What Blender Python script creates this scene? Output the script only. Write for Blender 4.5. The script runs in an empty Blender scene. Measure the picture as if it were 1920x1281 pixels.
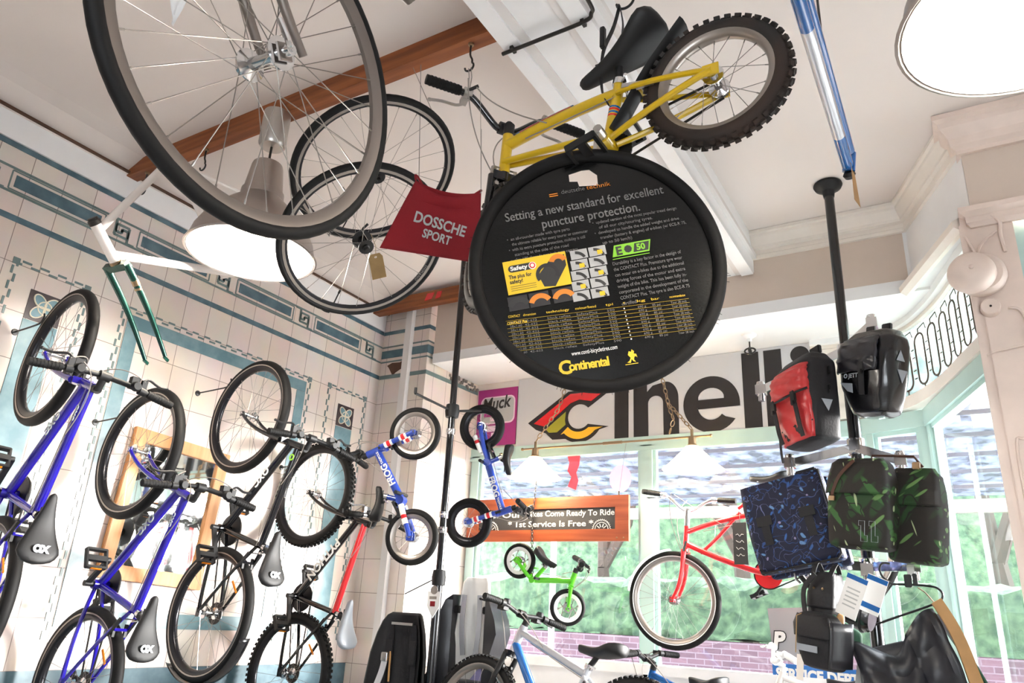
import bpy, bmesh, math, random
from mathutils import Matrix, Vector
import numpy as np
PI = math.pi
random.seed(7)
scn = bpy.context.scene
COL = scn.collection

# ------------------------------------------------------------------ camera
cam_data = bpy.data.cameras.new('camera')
cam = bpy.data.objects.new('camera', cam_data)
COL.objects.link(cam)
def cam_rot(yaw, pitch, roll):
    cy, sy, cp, sp = math.cos(yaw), math.sin(yaw), math.cos(pitch), math.sin(pitch)
    fwd = Vector((-sy*cp, cy*cp, sp)); right = Vector((cy, sy, 0)); up = right.cross(fwd)
    c, s = math.cos(roll), math.sin(roll)
    r2 = c*right + s*up; u2 = -s*right + c*up
    return Matrix((r2, u2, -fwd)).transposed()
CAMR = cam_rot(0.55221954, 0.35366999, 0.05434679)
cam.matrix_world = Matrix.Translation((0, 0, 1.55)) @ CAMR.to_4x4()
cam_data.sensor_width = 36.0
cam_data.lens = 1410.9/1920*36
cam_data.clip_start = 0.05; cam_data.clip_end = 300
scn.camera = cam

# ------------------------------------------------------------------ world, sun, exposure
W = bpy.data.worlds.new('sky'); scn.world = W; W.use_nodes = True
nt = W.node_tree; nt.nodes.clear()
out = nt.nodes.new('ShaderNodeOutputWorld'); bg = nt.nodes.new('ShaderNodeBackground')
bg.inputs[0].default_value = (0.88, 0.94, 1.0, 1); bg.inputs[1].default_value = 6.2
nt.links.new(bg.outputs[0], out.inputs[0])
def light(name, kind, loc, energy, color, **k):
    d = bpy.data.lights.new(name, kind); d.energy = energy; d.color = color
    for a, b in k.items(): setattr(d, a, b)
    o = bpy.data.objects.new(name, d); COL.objects.link(o); o.location = loc
    return o
sun = light('sun', 'SUN', (3, 9, 6), 12.5, (1.0, 0.97, 0.93), angle=0.35)
sun.rotation_euler = Vector((-0.80, -0.55, -0.14)).to_track_quat('-Z', 'Y').to_euler()
scn.view_settings.view_transform = 'Standard'; scn.view_settings.look = 'None'
scn.view_settings.gamma = 1.0; scn.view_settings.use_curve_mapping = False
scn.view_settings.exposure = 1.8

# ------------------------------------------------------------------ materials
def lin(h):
    h = h.lstrip('#'); o = []
    for i in (0, 2, 4):
        c = int(h[i:i+2], 16)/255
        o.append(c/12.92 if c <= 0.04045 else ((c+0.055)/1.055)**2.4)
    return tuple(o) + (1.0,)
def mat(name, col, rough=0.5, metal=0.0, var=0.0, scale=8.0, bump=0.0, bscale=40.0, col2=None, coat=0.0, spec=0.5, trans=0.0, stretch=None):
    m = bpy.data.materials.new(name); m.use_nodes = True
    n = m.node_tree.nodes; l = m.node_tree.links; b = n['Principled BSDF']
    c = lin(col) if isinstance(col, str) else col
    b.inputs['Base Color'].default_value = c
    b.inputs['Roughness'].default_value = rough; b.inputs['Metallic'].default_value = metal
    b.inputs['Coat Weight'].default_value = coat; b.inputs['Specular IOR Level'].default_value = spec
    b.inputs['Transmission Weight'].default_value = trans
    if var or bump or col2:
        tc = n.new('ShaderNodeTexCoord'); src = tc.outputs['Object']
        if stretch:
            mp = n.new('ShaderNodeMapping'); mp.inputs['Scale'].default_value = stretch
            l.new(src, mp.inputs[0]); src = mp.outputs[0]
    if var or col2:
        ns = n.new('ShaderNodeTexNoise'); ns.inputs['Scale'].default_value = scale; ns.inputs['Detail'].default_value = 6
        l.new(src, ns.inputs['Vector'])
        mx = n.new('ShaderNodeMix'); mx.data_type = 'RGBA'
        c2 = lin(col2) if col2 else tuple(max(0, x*(1-var)) for x in c[:3]) + (1,)
        rp = n.new('ShaderNodeMapRange'); rp.inputs[1].default_value = 0.35; rp.inputs[2].default_value = 0.65
        l.new(ns.outputs['Fac'], rp.inputs[0]); l.new(rp.outputs[0], mx.inputs['Factor'])
        mx.inputs[6].default_value = c; mx.inputs[7].default_value = c2
        l.new(mx.outputs[2], b.inputs['Base Color'])
    if bump:
        nb = n.new('ShaderNodeTexNoise'); nb.inputs['Scale'].default_value = bscale
        l.new(src, nb.inputs['Vector'])
        bp = n.new('ShaderNodeBump'); bp.inputs['Strength'].default_value = bump; bp.inputs['Distance'].default_value = 0.01
        l.new(nb.outputs['Fac'], bp.inputs['Height']); l.new(bp.outputs[0], b.inputs['Normal'])
    return m
def glass_mat(name, tint=(1, 1, 1, 1), refl=0.10):
    m = bpy.data.materials.new(name); m.use_nodes = True
    n = m.node_tree.nodes; l = m.node_tree.links; n.clear()
    o = n.new('ShaderNodeOutputMaterial'); mx = n.new('ShaderNodeMixShader'); t = n.new('ShaderNodeBsdfTransparent')
    g = n.new('ShaderNodeBsdfGlossy'); g.inputs['Roughness'].default_value = 0.02; t.inputs[0].default_value = tint
    lw = n.new('ShaderNodeLayerWeight'); lw.inputs[0].default_value = 0.5
    pw = n.new('ShaderNodeMath'); pw.operation = 'POWER'; pw.inputs[1].default_value = 5.0
    ma = n.new('ShaderNodeMath'); ma.operation = 'MULTIPLY_ADD'; ma.inputs[1].default_value = 0.9; ma.inputs[2].default_value = refl*0.6
    l.new(lw.outputs['Facing'], pw.inputs[0]); l.new(pw.outputs[0], ma.inputs[0]); l.new(ma.outputs[0], mx.inputs[0]); l.new(t.outputs[0], mx.inputs[1]); l.new(g.outputs[0], mx.inputs[2]); l.new(mx.outputs[0], o.inputs[0])
    return m
def translucent_mat(name, col, mixf=0.5, clear=0.0, var=None, scale=10):
    m = bpy.data.materials.new(name); m.use_nodes = True
    n = m.node_tree.nodes; l = m.node_tree.links; n.clear()
    o = n.new('ShaderNodeOutputMaterial'); mx = n.new('ShaderNodeMixShader'); mx.inputs[0].default_value = mixf
    d = n.new('ShaderNodeBsdfDiffuse'); t = n.new('ShaderNodeBsdfTranslucent')
    d.inputs[0].default_value = lin(col); t.inputs[0].default_value = lin(col)
    if var:
        tc = n.new('ShaderNodeTexCoord'); ns = n.new('ShaderNodeTexNoise'); ns.inputs['Scale'].default_value = scale; ns.inputs['Detail'].default_value = 8
        cr = n.new('ShaderNodeValToRGB'); cr.color_ramp.elements[0].position = 0.38; cr.color_ramp.elements[1].position = 0.62
        cr.color_ramp.elements[0].color = lin(col); cr.color_ramp.elements[1].color = lin(var)
        l.new(tc.outputs['Object'], ns.inputs['Vector']); l.new(ns.outputs['Fac'], cr.inputs[0])
        l.new(cr.outputs[0], d.inputs[0]); l.new(cr.outputs[0], t.inputs[0])
    l.new(d.outputs[0], mx.inputs[1]); l.new(t.outputs[0], mx.inputs[2]); last = mx
    if clear:
        m2 = n.new('ShaderNodeMixShader'); tr = n.new('ShaderNodeBsdfTransparent'); m2.inputs[0].default_value = clear
        l.new(mx.outputs[0], m2.inputs[1]); l.new(tr.outputs[0], m2.inputs[2]); last = m2
    l.new(last.outputs[0], o.inputs[0])
    return m
def emit_mat(name, col, s):
    m = bpy.data.materials.new(name); m.use_nodes = True
    b = m.node_tree.nodes['Principled BSDF']; b.inputs['Emission Color'].default_value = lin(col); b.inputs['Emission Strength'].default_value = s
    b.inputs['Base Color'].default_value = lin(col)
    return m

def tile_mat(name):
    m = mat(name, '#e6dcd2', 0.32, spec=0.4)
    n = m.node_tree.nodes; l = m.node_tree.links; b = n['Principled BSDF']
    tc = n.new('ShaderNodeTexCoord'); sp = n.new('ShaderNodeSeparateXYZ'); ad = n.new('ShaderNodeMath'); ad.operation = 'ADD'; cb = n.new('ShaderNodeCombineXYZ')
    l.new(tc.outputs['Object'], sp.inputs[0]); l.new(sp.outputs[0], ad.inputs[0]); l.new(sp.outputs[1], ad.inputs[1])
    l.new(ad.outputs[0], cb.inputs[0]); l.new(sp.outputs[2], cb.inputs[1])
    br = n.new('ShaderNodeTexBrick'); br.offset = 0.0; br.squash = 1.0
    br.inputs['Scale'].default_value = 1.0; br.inputs['Mortar Size'].default_value = 0.0022
    br.inputs['Brick Width'].default_value = 0.172; br.inputs['Row Height'].default_value = 0.24; br.inputs['Mortar Smooth'].default_value = 0.3
    br.inputs['Color1'].default_value = lin('#ecdfd7'); br.inputs['Color2'].default_value = lin('#e3d3c8'); br.inputs['Mortar'].default_value = lin('#94837a')
    l.new(cb.outputs[0], br.inputs['Vector'])
    ns = n.new('ShaderNodeTexNoise'); ns.inputs['Scale'].default_value = 5; ns.inputs['Detail'].default_value = 5
    l.new(tc.outputs['Object'], ns.inputs['Vector'])
    mx = n.new('ShaderNodeMix'); mx.data_type = 'RGBA'; mx.blend_type = 'MULTIPLY'; mx.inputs['Factor'].default_value = 0.22
    l.new(br.outputs['Color'], mx.inputs[6]); l.new(ns.outputs['Color'], mx.inputs[7]); l.new(mx.outputs[2], b.inputs['Base Color'])
    bp = n.new('ShaderNodeBump'); bp.inputs['Strength'].default_value = 0.25; bp.inputs['Distance'].default_value = 0.004; bp.invert = True
    l.new(br.outputs['Fac'], bp.inputs['Height']); l.new(bp.outputs[0], b.inputs['Normal'])
    return m
def wood_mat(name, c1, c2, axis=0, rough=0.5):
    st = [14, 14, 14]; st[axis] = 0.8
    return mat(name, c1, rough, col2=c2, scale=2.0, stretch=tuple(st), bump=0.1, bscale=3)
MT = {}
MT['plaster'] = mat('white_plaster', '#e4dfdc', 0.85, var=0.05, scale=3)
MT['floor'] = mat('pale_vinyl_floor', '#cfcdcb', 0.5, var=0.08, scale=3)
MT['concrete'] = mat('pale_concrete_pavement', '#e4e2dd', 0.9, var=0.08, scale=2)
MT['ceiling'] = mat('ceiling_paint', '#e6dcd6', 0.9, var=0.04, scale=1.5)
MT['gloss_white'] = mat('white_gloss_paint', '#f2f1f1', 0.4, var=0.04, scale=6)
MT['cream'] = mat('cream_paint', '#f0e7dd', 0.5, var=0.06, scale=7)
MT['beige'] = mat('beige_paint', '#d6c5b7', 0.7, var=0.04, scale=5)
MT['column'] = mat('column_paint', '#ead7cb', 0.45, var=0.08, scale=9)
MT['tile'] = tile_mat('white_wall_tile')
MT['teal'] = mat('teal_glazed_tile', '#7b98a0', 0.25, col2='#5f818b', scale=9)
MT['tealdark'] = mat('dark_teal_tile', '#5c7681', 0.25, col2='#47616c', scale=10)
MT['tealline'] = mat('grey_green_tile_line', '#6d807f', 0.3, var=0.15, scale=12)
MT['creamtile'] = mat('cream_tile_line', '#d6cdb8', 0.35)
MT['brownstripe'] = mat('dark_brown_tile', '#43383b', 0.3, var=0.2)
MT['mint'] = mat('mint_gloss_paint', '#bcd8d2', 0.35, var=0.06, scale=6)
MT['glass'] = glass_mat('window_glass')
MT['mirror'] = mat('mirror_silver', '#f2f4f4', 0.03, 1.0)
MT['pine'] = wood_mat('pale_pine_wood', '#dca26b', '#c78a52', 2)
MT['timber'] = wood_mat('orange_stained_timber', '#98552a', '#6f3716', 0, 0.55)
MT['redwood'] = wood_mat('red_brown_wood', '#a4532f', '#84391d', 0, 0.4)
MT['black'] = mat('black_plastic', '#0e0e10', 0.55)
MT['blackgloss'] = mat('black_gloss_paint', '#111114', 0.16, coat=0.3)
MT['rubber'] = mat('black_rubber', '#0d0c0c', 0.65, spec=0.3, var=0.2, scale=30)
MT['rubber2'] = mat('grey_black_rubber', '#151312', 0.75, spec=0.3, var=0.25, scale=25)
MT['rubdirt'] = mat('muddy_black_rubber', '#1d1b19', 0.75, col2='#33241c', scale=7)
MT['alu'] = mat('brushed_aluminium', '#b8b4b0', 0.32, 1.0)
MT['rimsil'] = mat('silver_rim', '#a29a93', 0.36, 0.9)
MT['rimblk'] = mat('black_anodised_rim', '#26262a', 0.28, 0.6)
MT['chrome'] = mat('chrome', '#d9d9da', 0.12, 1.0)
MT['steel'] = mat('steel_spoke', '#9a948e', 0.3, 1.0)
MT['darksteel'] = mat('dark_steel', '#3a3836', 0.4, 0.8)
MT['fork_grey'] = mat('grey_painted_alloy', '#7a716b', 0.35, 0.6)
MT['blue'] = mat('royal_blue_paint', '#1d0f94', 0.2, coat=0.6, var=0.12, scale=5)
MT['skyblue'] = mat('bright_blue_paint', '#105ea6', 0.22, coat=0.5)
MT['kidblue'] = mat('kids_bike_blue', '#2846a8', 0.3, coat=0.3)
MT['red'] = mat('red_paint', '#d9242a', 0.22, coat=0.5)
MT['yellow'] = mat('yellow_paint', '#d2ac14', 0.28, coat=0.4)
MT['green'] = mat('lime_green_paint', '#58c41c', 0.3, coat=0.3)
MT['dkgreen'] = mat('metallic_dark_green_paint', '#0a4439', 0.22, 0.55, coat=0.5)
MT['whitepaint'] = mat('white_paint', '#e6ded8', 0.3, coat=0.3)
MT['white'] = mat('white_plastic', '#f0efec', 0.4)
MT['silverpaint'] = mat('silver_white_paint', '#c3c6cc', 0.25, 0.3, coat=0.4)
MT['orange'] = mat('orange_reflector', '#f28a14', 0.25)
MT['card'] = mat('black_printed_card', '#060606', 0.22, spec=0.35, bump=0.03, bscale=160)
MT['print_grey'] = mat('grey_print', '#6f6c6a', 0.5)
MT['print_yellow'] = mat('yellow_print', '#e2bb1c', 0.5)
MT['print_orange'] = mat('orange_print', '#d87e1e', 0.5)
MT['print_white'] = mat('white_print', '#e6e4e0', 0.5)
MT['print_tile'] = mat('light_grey_print', '#a9a7a5', 0.5)
MT['print_green'] = mat('green_print', '#7fbe2a', 0.5)
MT['print_dark'] = mat('dark_print', '#2a2725', 0.5)
MT['print_black'] = mat('black_print', '#241f1f', 0.5)
MT['redcloth'] = mat('red_cotton_cloth', '#8a0f1b', 0.85, var=0.2, scale=6, bump=0.15, bscale=220)
MT['kraft'] = mat('kraft_paper', '#a98a5c', 0.8, var=0.15, scale=20)
MT['banner'] = mat('white_banner', '#d0cfd2', 0.6, var=0.02)
MT['magenta'] = mat('magenta_poster', '#a82f80', 0.5, var=0.05)
MT['slate'] = mat('chalkboard_slate', '#3f3d3d', 0.7, var=0.15, scale=6)
MT['chalk'] = mat('white_chalk', '#e8e6e2', 0.9, var=0.15, scale=60)
MT['brass'] = mat('aged_brass', '#9a8266', 0.35, 0.9)
MT['shade'] = mat('lamp_shade_aluminium', '#a59c96', 0.38, 0.85)
MT['nylon'] = mat('black_nylon_fabric', '#131217', 0.65, var=0.25, scale=12, bump=0.12, bscale=90)
MT['tarp'] = mat('black_coated_tarpaulin', '#111115', 0.25, coat=0.2, bump=0.25, bscale=11)
MT['tarpgrey'] = mat('dark_grey_tarpaulin', '#26262b', 0.3, bump=0.25, bscale=11)
MT['redtarp'] = mat('red_coated_tarpaulin', '#c93436', 0.33, bump=0.2, bscale=9, var=0.15, scale=6)
MT['reflective'] = mat('grey_reflective_fabric', '#9aa0a8', 0.35)
MT['tan'] = mat('tan_leather', '#b9905f', 0.55, var=0.15, scale=12)
MT['brownleather'] = mat('brown_leather', '#4a2617', 0.5, var=0.2)
MT['greencanvas'] = mat('green_canvas', '#2d5c46', 0.75, var=0.25, scale=6)
MT['quilt'] = mat('black_quilted_leather', '#191a22', 0.4, var=0.2, bump=0.2, bscale=14)
MT['wire'] = mat('black_wire', '#1c1c1e', 0.35)
MT['lead'] = mat('leaded_came', '#54433a', 0.5, 0.3)
MT['bulb'] = emit_mat('lamp_bulb_glow', '#fff1d6', 12.0)
MT['enamel'] = mat('white_shade_enamel', '#fffaf0', 0.5)
MT['opal'] = translucent_mat('opal_glass_shade', '#fff4dc', 0.65)
MT['cablegrey'] = mat('cable_grey', '#8f8780', 0.4)
MT['stain'] = mat('bare_brown_plaster', '#5f4334', 0.9, var=0.3)
def floral(name, base, layers):
    """layers: (kind, colour, scale, threshold, stretch, rotation); kind 'vine' draws thin curling lines, 'leaf' long blobs"""
    m = mat(name, base, 0.7); n = m.node_tree.nodes; l = m.node_tree.links; b = n['Principled BSDF']
    tc = n.new('ShaderNodeTexCoord'); c0 = n.new('ShaderNodeRGB'); c0.outputs[0].default_value = lin(base); prev = c0.outputs[0]
    for i, (kind, c, sc, th, st, ro) in enumerate(layers):
        mp = n.new('ShaderNodeMapping'); mp.vector_type = 'TEXTURE'; mp.inputs['Location'].default_value = (i*3.1, i*1.7, i*0.9)
        mp.inputs['Rotation'].default_value = ro; mp.inputs['Scale'].default_value = st
        l.new(tc.outputs['Object'], mp.inputs[0]); vec = mp.outputs[0]
        rp = n.new('ShaderNodeMapRange')
        if kind == 'vine':
            t = n.new('ShaderNodeTexNoise'); t.inputs['Scale'].default_value = sc; t.inputs['Detail'].default_value = 1.5; t.inputs['Distortion'].default_value = 0.8
            l.new(vec, t.inputs['Vector']); sb = n.new('ShaderNodeMath'); sb.operation = 'SUBTRACT'; sb.inputs[1].default_value = 0.5; ab = n.new('ShaderNodeMath'); ab.operation = 'ABSOLUTE'
            l.new(t.outputs['Fac'], sb.inputs[0]); l.new(sb.outputs[0], ab.inputs[0]); src = ab.outputs[0]; w = th*0.5
        else:
            nd = n.new('ShaderNodeTexNoise'); nd.inputs['Scale'].default_value = sc*0.6; l.new(vec, nd.inputs['Vector'])
            mx0 = n.new('ShaderNodeMix'); mx0.data_type = 'VECTOR'; mx0.inputs['Factor'].default_value = 0.06; l.new(vec, mx0.inputs[4]); l.new(nd.outputs['Color'], mx0.inputs[5])
            t = n.new('ShaderNodeTexVoronoi'); t.inputs['Scale'].default_value = sc; l.new(mx0.outputs[1], t.inputs['Vector']); src = t.outputs['Distance']; w = th*0.25
        rp.inputs[1].default_value = th; rp.inputs[2].default_value = th+w; rp.inputs[3].default_value = 1; rp.inputs[4].default_value = 0
        l.new(src, rp.inputs[0]); mx = n.new('ShaderNodeMix'); mx.data_type = 'RGBA'; l.new(rp.outputs[0], mx.inputs['Factor']); l.new(prev, mx.inputs[6]); mx.inputs[7].default_value = lin(c); prev = mx.outputs[2]
    l.new(prev, b.inputs['Base Color'])
    return m
MT['floral'] = floral('navy_floral_fabric', '#0a0f2c', [('vine', '#20427a', 10, 0.007, (1, 1, 1), (0, 0, 0)), ('leaf', '#2f5c9c', 30, 0.17, (1, 1, 1.9), (0, .6, 0)), ('leaf', '#5f88b8', 22, 0.13, (1, 1, 1.6), (0, -.8, 0)), ('vine', '#5d648e', 15, 0.0045, (1, 1, 1), (.4, .2, 0)), ('leaf', '#8d84a8', 17, 0.10, (1, 1, 1), (0, 0, 0))])
MT['jungle'] = floral('jungle_leaf_fabric', '#19140f', [('leaf', '#1c3a1a', 11, 0.36, (.8, 1, 2.6), (0, .5, 0)), ('leaf', '#325c2b', 12, 0.27, (.6, 1, 3.0), (0, -.7, 0)), ('vine', '#17140f', 10, 0.02, (1, 1, 1), (0, 0, 0)), ('leaf', '#5d8148', 15, 0.19, (.5, 1, 3.2), (0, .9, 0)), ('leaf', '#a3b088', 17, 0.13, (.45, 1, 3.4), (0, -.35, 0))])
MT['hedge'] = mat('hedge_leaves', '#4a6347', 0.8, col2='#1f3a28', scale=9, bump=1.0, bscale=22)
MT['bark'] = mat('tree_bark', '#352b24', 0.9, var=0.3)
MT['awning'] = translucent_mat('clear_corrugated_roofing', '#4f5462', 0.8, 0.09, '#2b2b32', 7)
MT['leadglass'] = translucent_mat('textured_leaded_glass', '#4c5a58', 0.7, 0.14, '#63736e', 6)
MT['batten'] = mat('grey_timber_batten', '#57545a', 0.8)
MT['leaf'] = translucent_mat('tree_leaf', '#8fb06a', 0.5)
def brick_mat():
    m = mat('pink_brick', '#b5706a', 0.85); n = m.node_tree.nodes; l = m.node_tree.links; b = n['Principled BSDF']
    tc = n.new('ShaderNodeTexCoord'); mp = n.new('ShaderNodeMapping'); mp.inputs['Rotation'].default_value = (-PI/2, 0, 0)
    br = n.new('ShaderNodeTexBrick'); br.inputs['Scale'].default_value = 1; br.inputs['Brick Width'].default_value = 0.20; br.inputs['Row Height'].default_value = 0.062; br.inputs['Mortar Size'].default_value = 0.006
    br.inputs['Color1'].default_value = lin('#5a434d'); br.inputs['Color2'].default_value = lin('#493640'); br.inputs['Mortar'].default_value = lin('#675b64')
    l.new(tc.outputs['Object'], mp.inputs[0]); l.new(mp.outputs[0], br.inputs['Vector']); l.new(br.outputs[0], b.inputs['Base Color'])
    return m
MT['brick'] = brick_mat()

# ------------------------------------------------------------------ mesh helpers
class MB:
    def __init__(s): s.v = []; s.f = []
    def add(s, vs, fs, M=None):
        o = len(s.v)
        for p in vs:
            p = Vector(p); s.v.append(tuple(M @ p) if M else tuple(p))
        s.f += [tuple(i+o for i in q) for q in fs]
        return s
    def box(s, c, sz, M=None):
        x, y, z = (a/2 for a in sz); cx, cy, cz = c
        vs = [(cx+i*x, cy+j*y, cz+k*z) for i in (-1, 1) for j in (-1, 1) for k in (-1, 1)]
        return s.add(vs, [(0, 1, 3, 2), (4, 6, 7, 5), (0, 4, 5, 1), (2, 3, 7, 6), (0, 2, 6, 4), (1, 5, 7, 3)], M)
    def bar(s, a, b, w, h, up=(0, 0, 1)):
        a, b = Vector(a), Vector(b); d = b-a; L = d.length; d.normalize(); u = Vector(up)
        sd = d.cross(u)
        if sd.length < 1e-4: sd = d.cross(Vector((1, 0, 0)))
        sd.normalize(); u = sd.cross(d)
        M = Matrix((d, sd, u)).transposed().to_4x4(); M.translation = (a+b)/2
        return s.box((0, 0, 0), (L, w, h), M)
    def tube(s, pts, r, n=8, closed=False, flat=None):
        P = [Vector(p) for p in pts]; N = len(P); rs = r if isinstance(r, (list, tuple)) else [r]*N
        T = []
        for i in range(N):
            if closed: t = P[(i+1) % N]-P[i-1]
            else: t = P[min(i+1, N-1)]-P[max(i-1, 0)]
            T.append(t.normalized() if t.length > 1e-9 else Vector((0, 0, 1)))
        up = Vector((0, 0, 1)) if abs(T[0].z) < 0.9 else Vector((1, 0, 0))
        u = (up - T[0]*up.dot(T[0])).normalized(); vs = []
        for i in range(N):
            u = (u - T[i]*u.dot(T[i])); u = u.normalized() if u.length > 1e-6 else T[i].orthogonal().normalized()
            w = T[i].cross(u)
            for k in range(n):
                a = 2*PI*k/n; fl = flat if flat else 1.0
                vs.append(P[i] + (u*math.cos(a)*fl + w*math.sin(a))*rs[i])
        fs = []
        for i in range(N if closed else N-1):
            j = (i+1) % N
            for k in range(n): fs.append((i*n+k, i*n+(k+1) % n, j*n+(k+1) % n, j*n+k))
        if not closed: fs += [tuple(range(n-1, -1, -1)), tuple(range((N-1)*n, N*n))]
        return s.add(vs, fs)
    def lathe(s, prof, n=24, M=None, loop=False):
        vs = []; fs = []; m = len(prof)
        for k in range(n):
            a = 2*PI*k/n
            for r, z in prof: vs.append((r*math.cos(a), r*math.sin(a), z))
        for k in range(n):
            j = (k+1) % n
            for i in range(m if loop else m-1):
                i2 = (i+1) % m; fs.append((k*m+i, j*m+i, j*m+i2, k*m+i2))
        return s.add(vs, fs, M)
    def grid(s, G, close_u=False):
        n = len(G); m = len(G[0]); vs = [p for r in G for p in r]; fs = []
        for i in range(n if close_u else n-1):
            i2 = (i+1) % n
            for j in range(m-1): fs.append((i*m+j, i*m+j+1, i2*m+j+1, i2*m+j))
        return s.add(vs, fs)
    def loft(s, rings):
        m = len(rings[0]); vs = [p for r in rings for p in r]; fs = []
        for i in range(len(rings)-1):
            for j in range(m): fs.append((i*m+j, i*m+(j+1) % m, (i+1)*m+(j+1) % m, (i+1)*m+j))
        fs += [tuple(range(m-1, -1, -1)), tuple(range((len(rings)-1)*m, len(rings)*m))]
        return s.add(vs, fs)
    def prism(s, pts, d, M=None):
        """polygon in the xy plane extruded along z from 0 to d"""
        n = len(pts); vs = [(x, y, 0) for x, y in pts] + [(x, y, d) for x, y in pts]
        fs = [tuple(range(n-1, -1, -1)), tuple(range(n, 2*n))] + [(i, (i+1) % n, n+(i+1) % n, n+i) for i in range(n)]
        return s.add(vs, fs, M)
    def mesh(s, name, m, smooth=True, bevel=0.0, ang=38):
        me = bpy.data.meshes.new(name); me.from_pydata(s.v, [], s.f)
        bm = bmesh.new(); bm.from_mesh(me); bmesh.ops.recalc_face_normals(bm, faces=bm.faces)
        if bevel: bmesh.ops.bevel(bm, geom=bm.edges[:], offset=bevel, segments=2, affect='EDGES', clamp_overlap=True)
        bm.to_mesh(me); bm.free()
        me.materials.append(m)
        if smooth:
            me.polygons.foreach_set('use_smooth', [True]*len(me.polygons)); me.set_sharp_from_angle(angle=math.radians(ang))
        return me
    def build(s, name, m, parent=None, smooth=True, bevel=0.0, M=None, ang=38):
        return put(name, s.mesh(name, m, smooth, bevel, ang), parent, M)
def put(name, me, parent=None, M=None):
    o = bpy.data.objects.new(name, me); COL.objects.link(o)
    if parent: o.parent = parent
    if M is not None: o.matrix_basis = M
    return o
def tag(o, label, cat, group=None, kind=None):
    o['label'] = label; o['category'] = cat
    if group: o['group'] = group
    if kind: o['kind'] = kind
    return o
def struct(o):
    o['kind'] = 'structure'; return o
def thing(name, label, cat, M=None, group=None):
    o = bpy.data.objects.new(name, None); COL.objects.link(o); o.empty_display_size = 0.05
    if M is not None: o.matrix_world = M
    return tag(o, label, cat, group)
def frame(loc, x, y, z):
    M = Matrix((Vector(x), Vector(y), Vector(z))).transposed().to_4x4(); M.translation = loc
    return M
def rot(ax, a): return Matrix.Rotation(a, 4, ax)
def tr(*p): return Matrix.Translation(p)
def text(name, body, size, m, parent, M, bold=0.0, depth=0.0006, align='LEFT', shear=0.0, spacing=1.0, xs=1.0):
    cu = bpy.data.curves.new(name, 'FONT'); cu.body = body; cu.size = size; cu.extrude = depth; cu.offset = bold
    cu.align_x = align; cu.shear = shear; cu.space_character = spacing; cu.resolution_u = 3
    t = bpy.data.objects.new(name, cu); COL.objects.link(t)
    dg = bpy.context.evaluated_depsgraph_get(); me = bpy.data.meshes.new_from_object(t.evaluated_get(dg))
    bpy.data.objects.remove(t); bpy.data.curves.remove(cu)
    if xs != 1.0:
        for v in me.vertices: v.co.x *= xs
    me.materials.clear(); me.materials.append(m)
    return put(name, me, parent, M)
def outline(name, loops, depth, m, parent, M):
    """filled 2D shape with holes (even-odd), extruded"""
    cu = bpy.data.curves.new(name, 'CURVE'); cu.dimensions = '2D'; cu.fill_mode = 'BOTH'; cu.extrude = depth/2
    for L in loops:
        sp = cu.splines.new('POLY'); sp.points.add(len(L)-1); sp.use_cyclic_u = True
        for i, (x, y) in enumerate(L): sp.points[i].co = (x, y, 0, 1)
    t = bpy.data.objects.new(name, cu); COL.objects.link(t)
    dg = bpy.context.evaluated_depsgraph_get(); me = bpy.data.meshes.new_from_object(t.evaluated_get(dg))
    bpy.data.objects.remove(t); bpy.data.curves.remove(cu)
    me.materials.clear(); me.materials.append(m)
    return put(name, me, parent, M)
def arc(cx, cy, r, a0, a1, n=24): return [(cx+r*math.cos(a0+(a1-a0)*i/n), cy+r*math.sin(a0+(a1-a0)*i/n)) for i in range(n+1)]
def bez(p0, p1, p2, n=10):
    p0, p1, p2 = Vector(p0), Vector(p1), Vector(p2)
    return [p0*(1-t)**2 + p1*2*t*(1-t) + p2*t*t for t in [i/n for i in range(n+1)]]
def poly_smooth(pts, n=4):
    P = [Vector(p) for p in pts]; o = []
    for i in range(len(P)-1):
        a = P[max(i-1, 0)]; b = P[i]; c = P[i+1]; d = P[min(i+2, len(P)-1)]
        for k in range(n):
            t = k/n; o.append(0.5*((2*b)+(c-a)*t+(2*a-5*b+4*c-d)*t*t+(3*b-a-3*c+d)*t**3))
    o.append(P[-1]); return o
# ================================================================== THE SETTING
CZ = 3.98
def sbox(name, c, sz, m, parent=None, bevel=0.0):
    return struct(MB().box(c, sz).build(name, MT[m], parent, smooth=bool(bevel), bevel=bevel))
def span(name, x0, x1, y0, y1, z0, z1, m, parent=None, bevel=0.0):
    return sbox(name, ((x0+x1)/2, (y0+y1)/2, (z0+z1)/2), (x1-x0, y1-y0, z1-z0), m, parent, bevel)
floor = span('floor', -4.2, 3.6, -3.2, 5.3, -0.1, 0.0, 'floor')
ceiling = span('ceiling', -4.2, 3.6, -3.2, 4.62, CZ, CZ+0.1, 'ceiling')
wl = span('wall_left', -4.2, -4.0, -3.2, 4.6, 0, CZ, 'tile')
wr = span('wall_right', 3.5, 3.7, -3.2, 4.2, 0, CZ, 'plaster')
wf = span('wall_front', -4.2, 3.7, -3.4, -3.2, 0, 0.95, 'plaster'); span('wall_front_top', -4.2, 3.7, -3.4, -3.2, 2.05, CZ, 'plaster', wf); span('wall_front_pier', 2.6, 3.7, -3.4, -3.2, 0.95, 2.05, 'plaster', wf); span('wall_front_pier', -4.2, 0.2, -3.4, -3.2, 0.95, 2.05, 'plaster', wf)  # rear wall left open in the middle so added sky light fills front faces
fill_win = struct(MB().box((1.0, -3.28, 0.98), (3.2, 0.22, 0.06)).build('window_6', MT['mint'], None, smooth=False))  # invented window behind the camera, added to let in sky as fill light
for x in (0.25, 1.4, 2.57): span('window_post', x-0.05, x+0.05, -3.35, -3.25, 0.95, 2.05, 'mint', fill_win)

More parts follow.
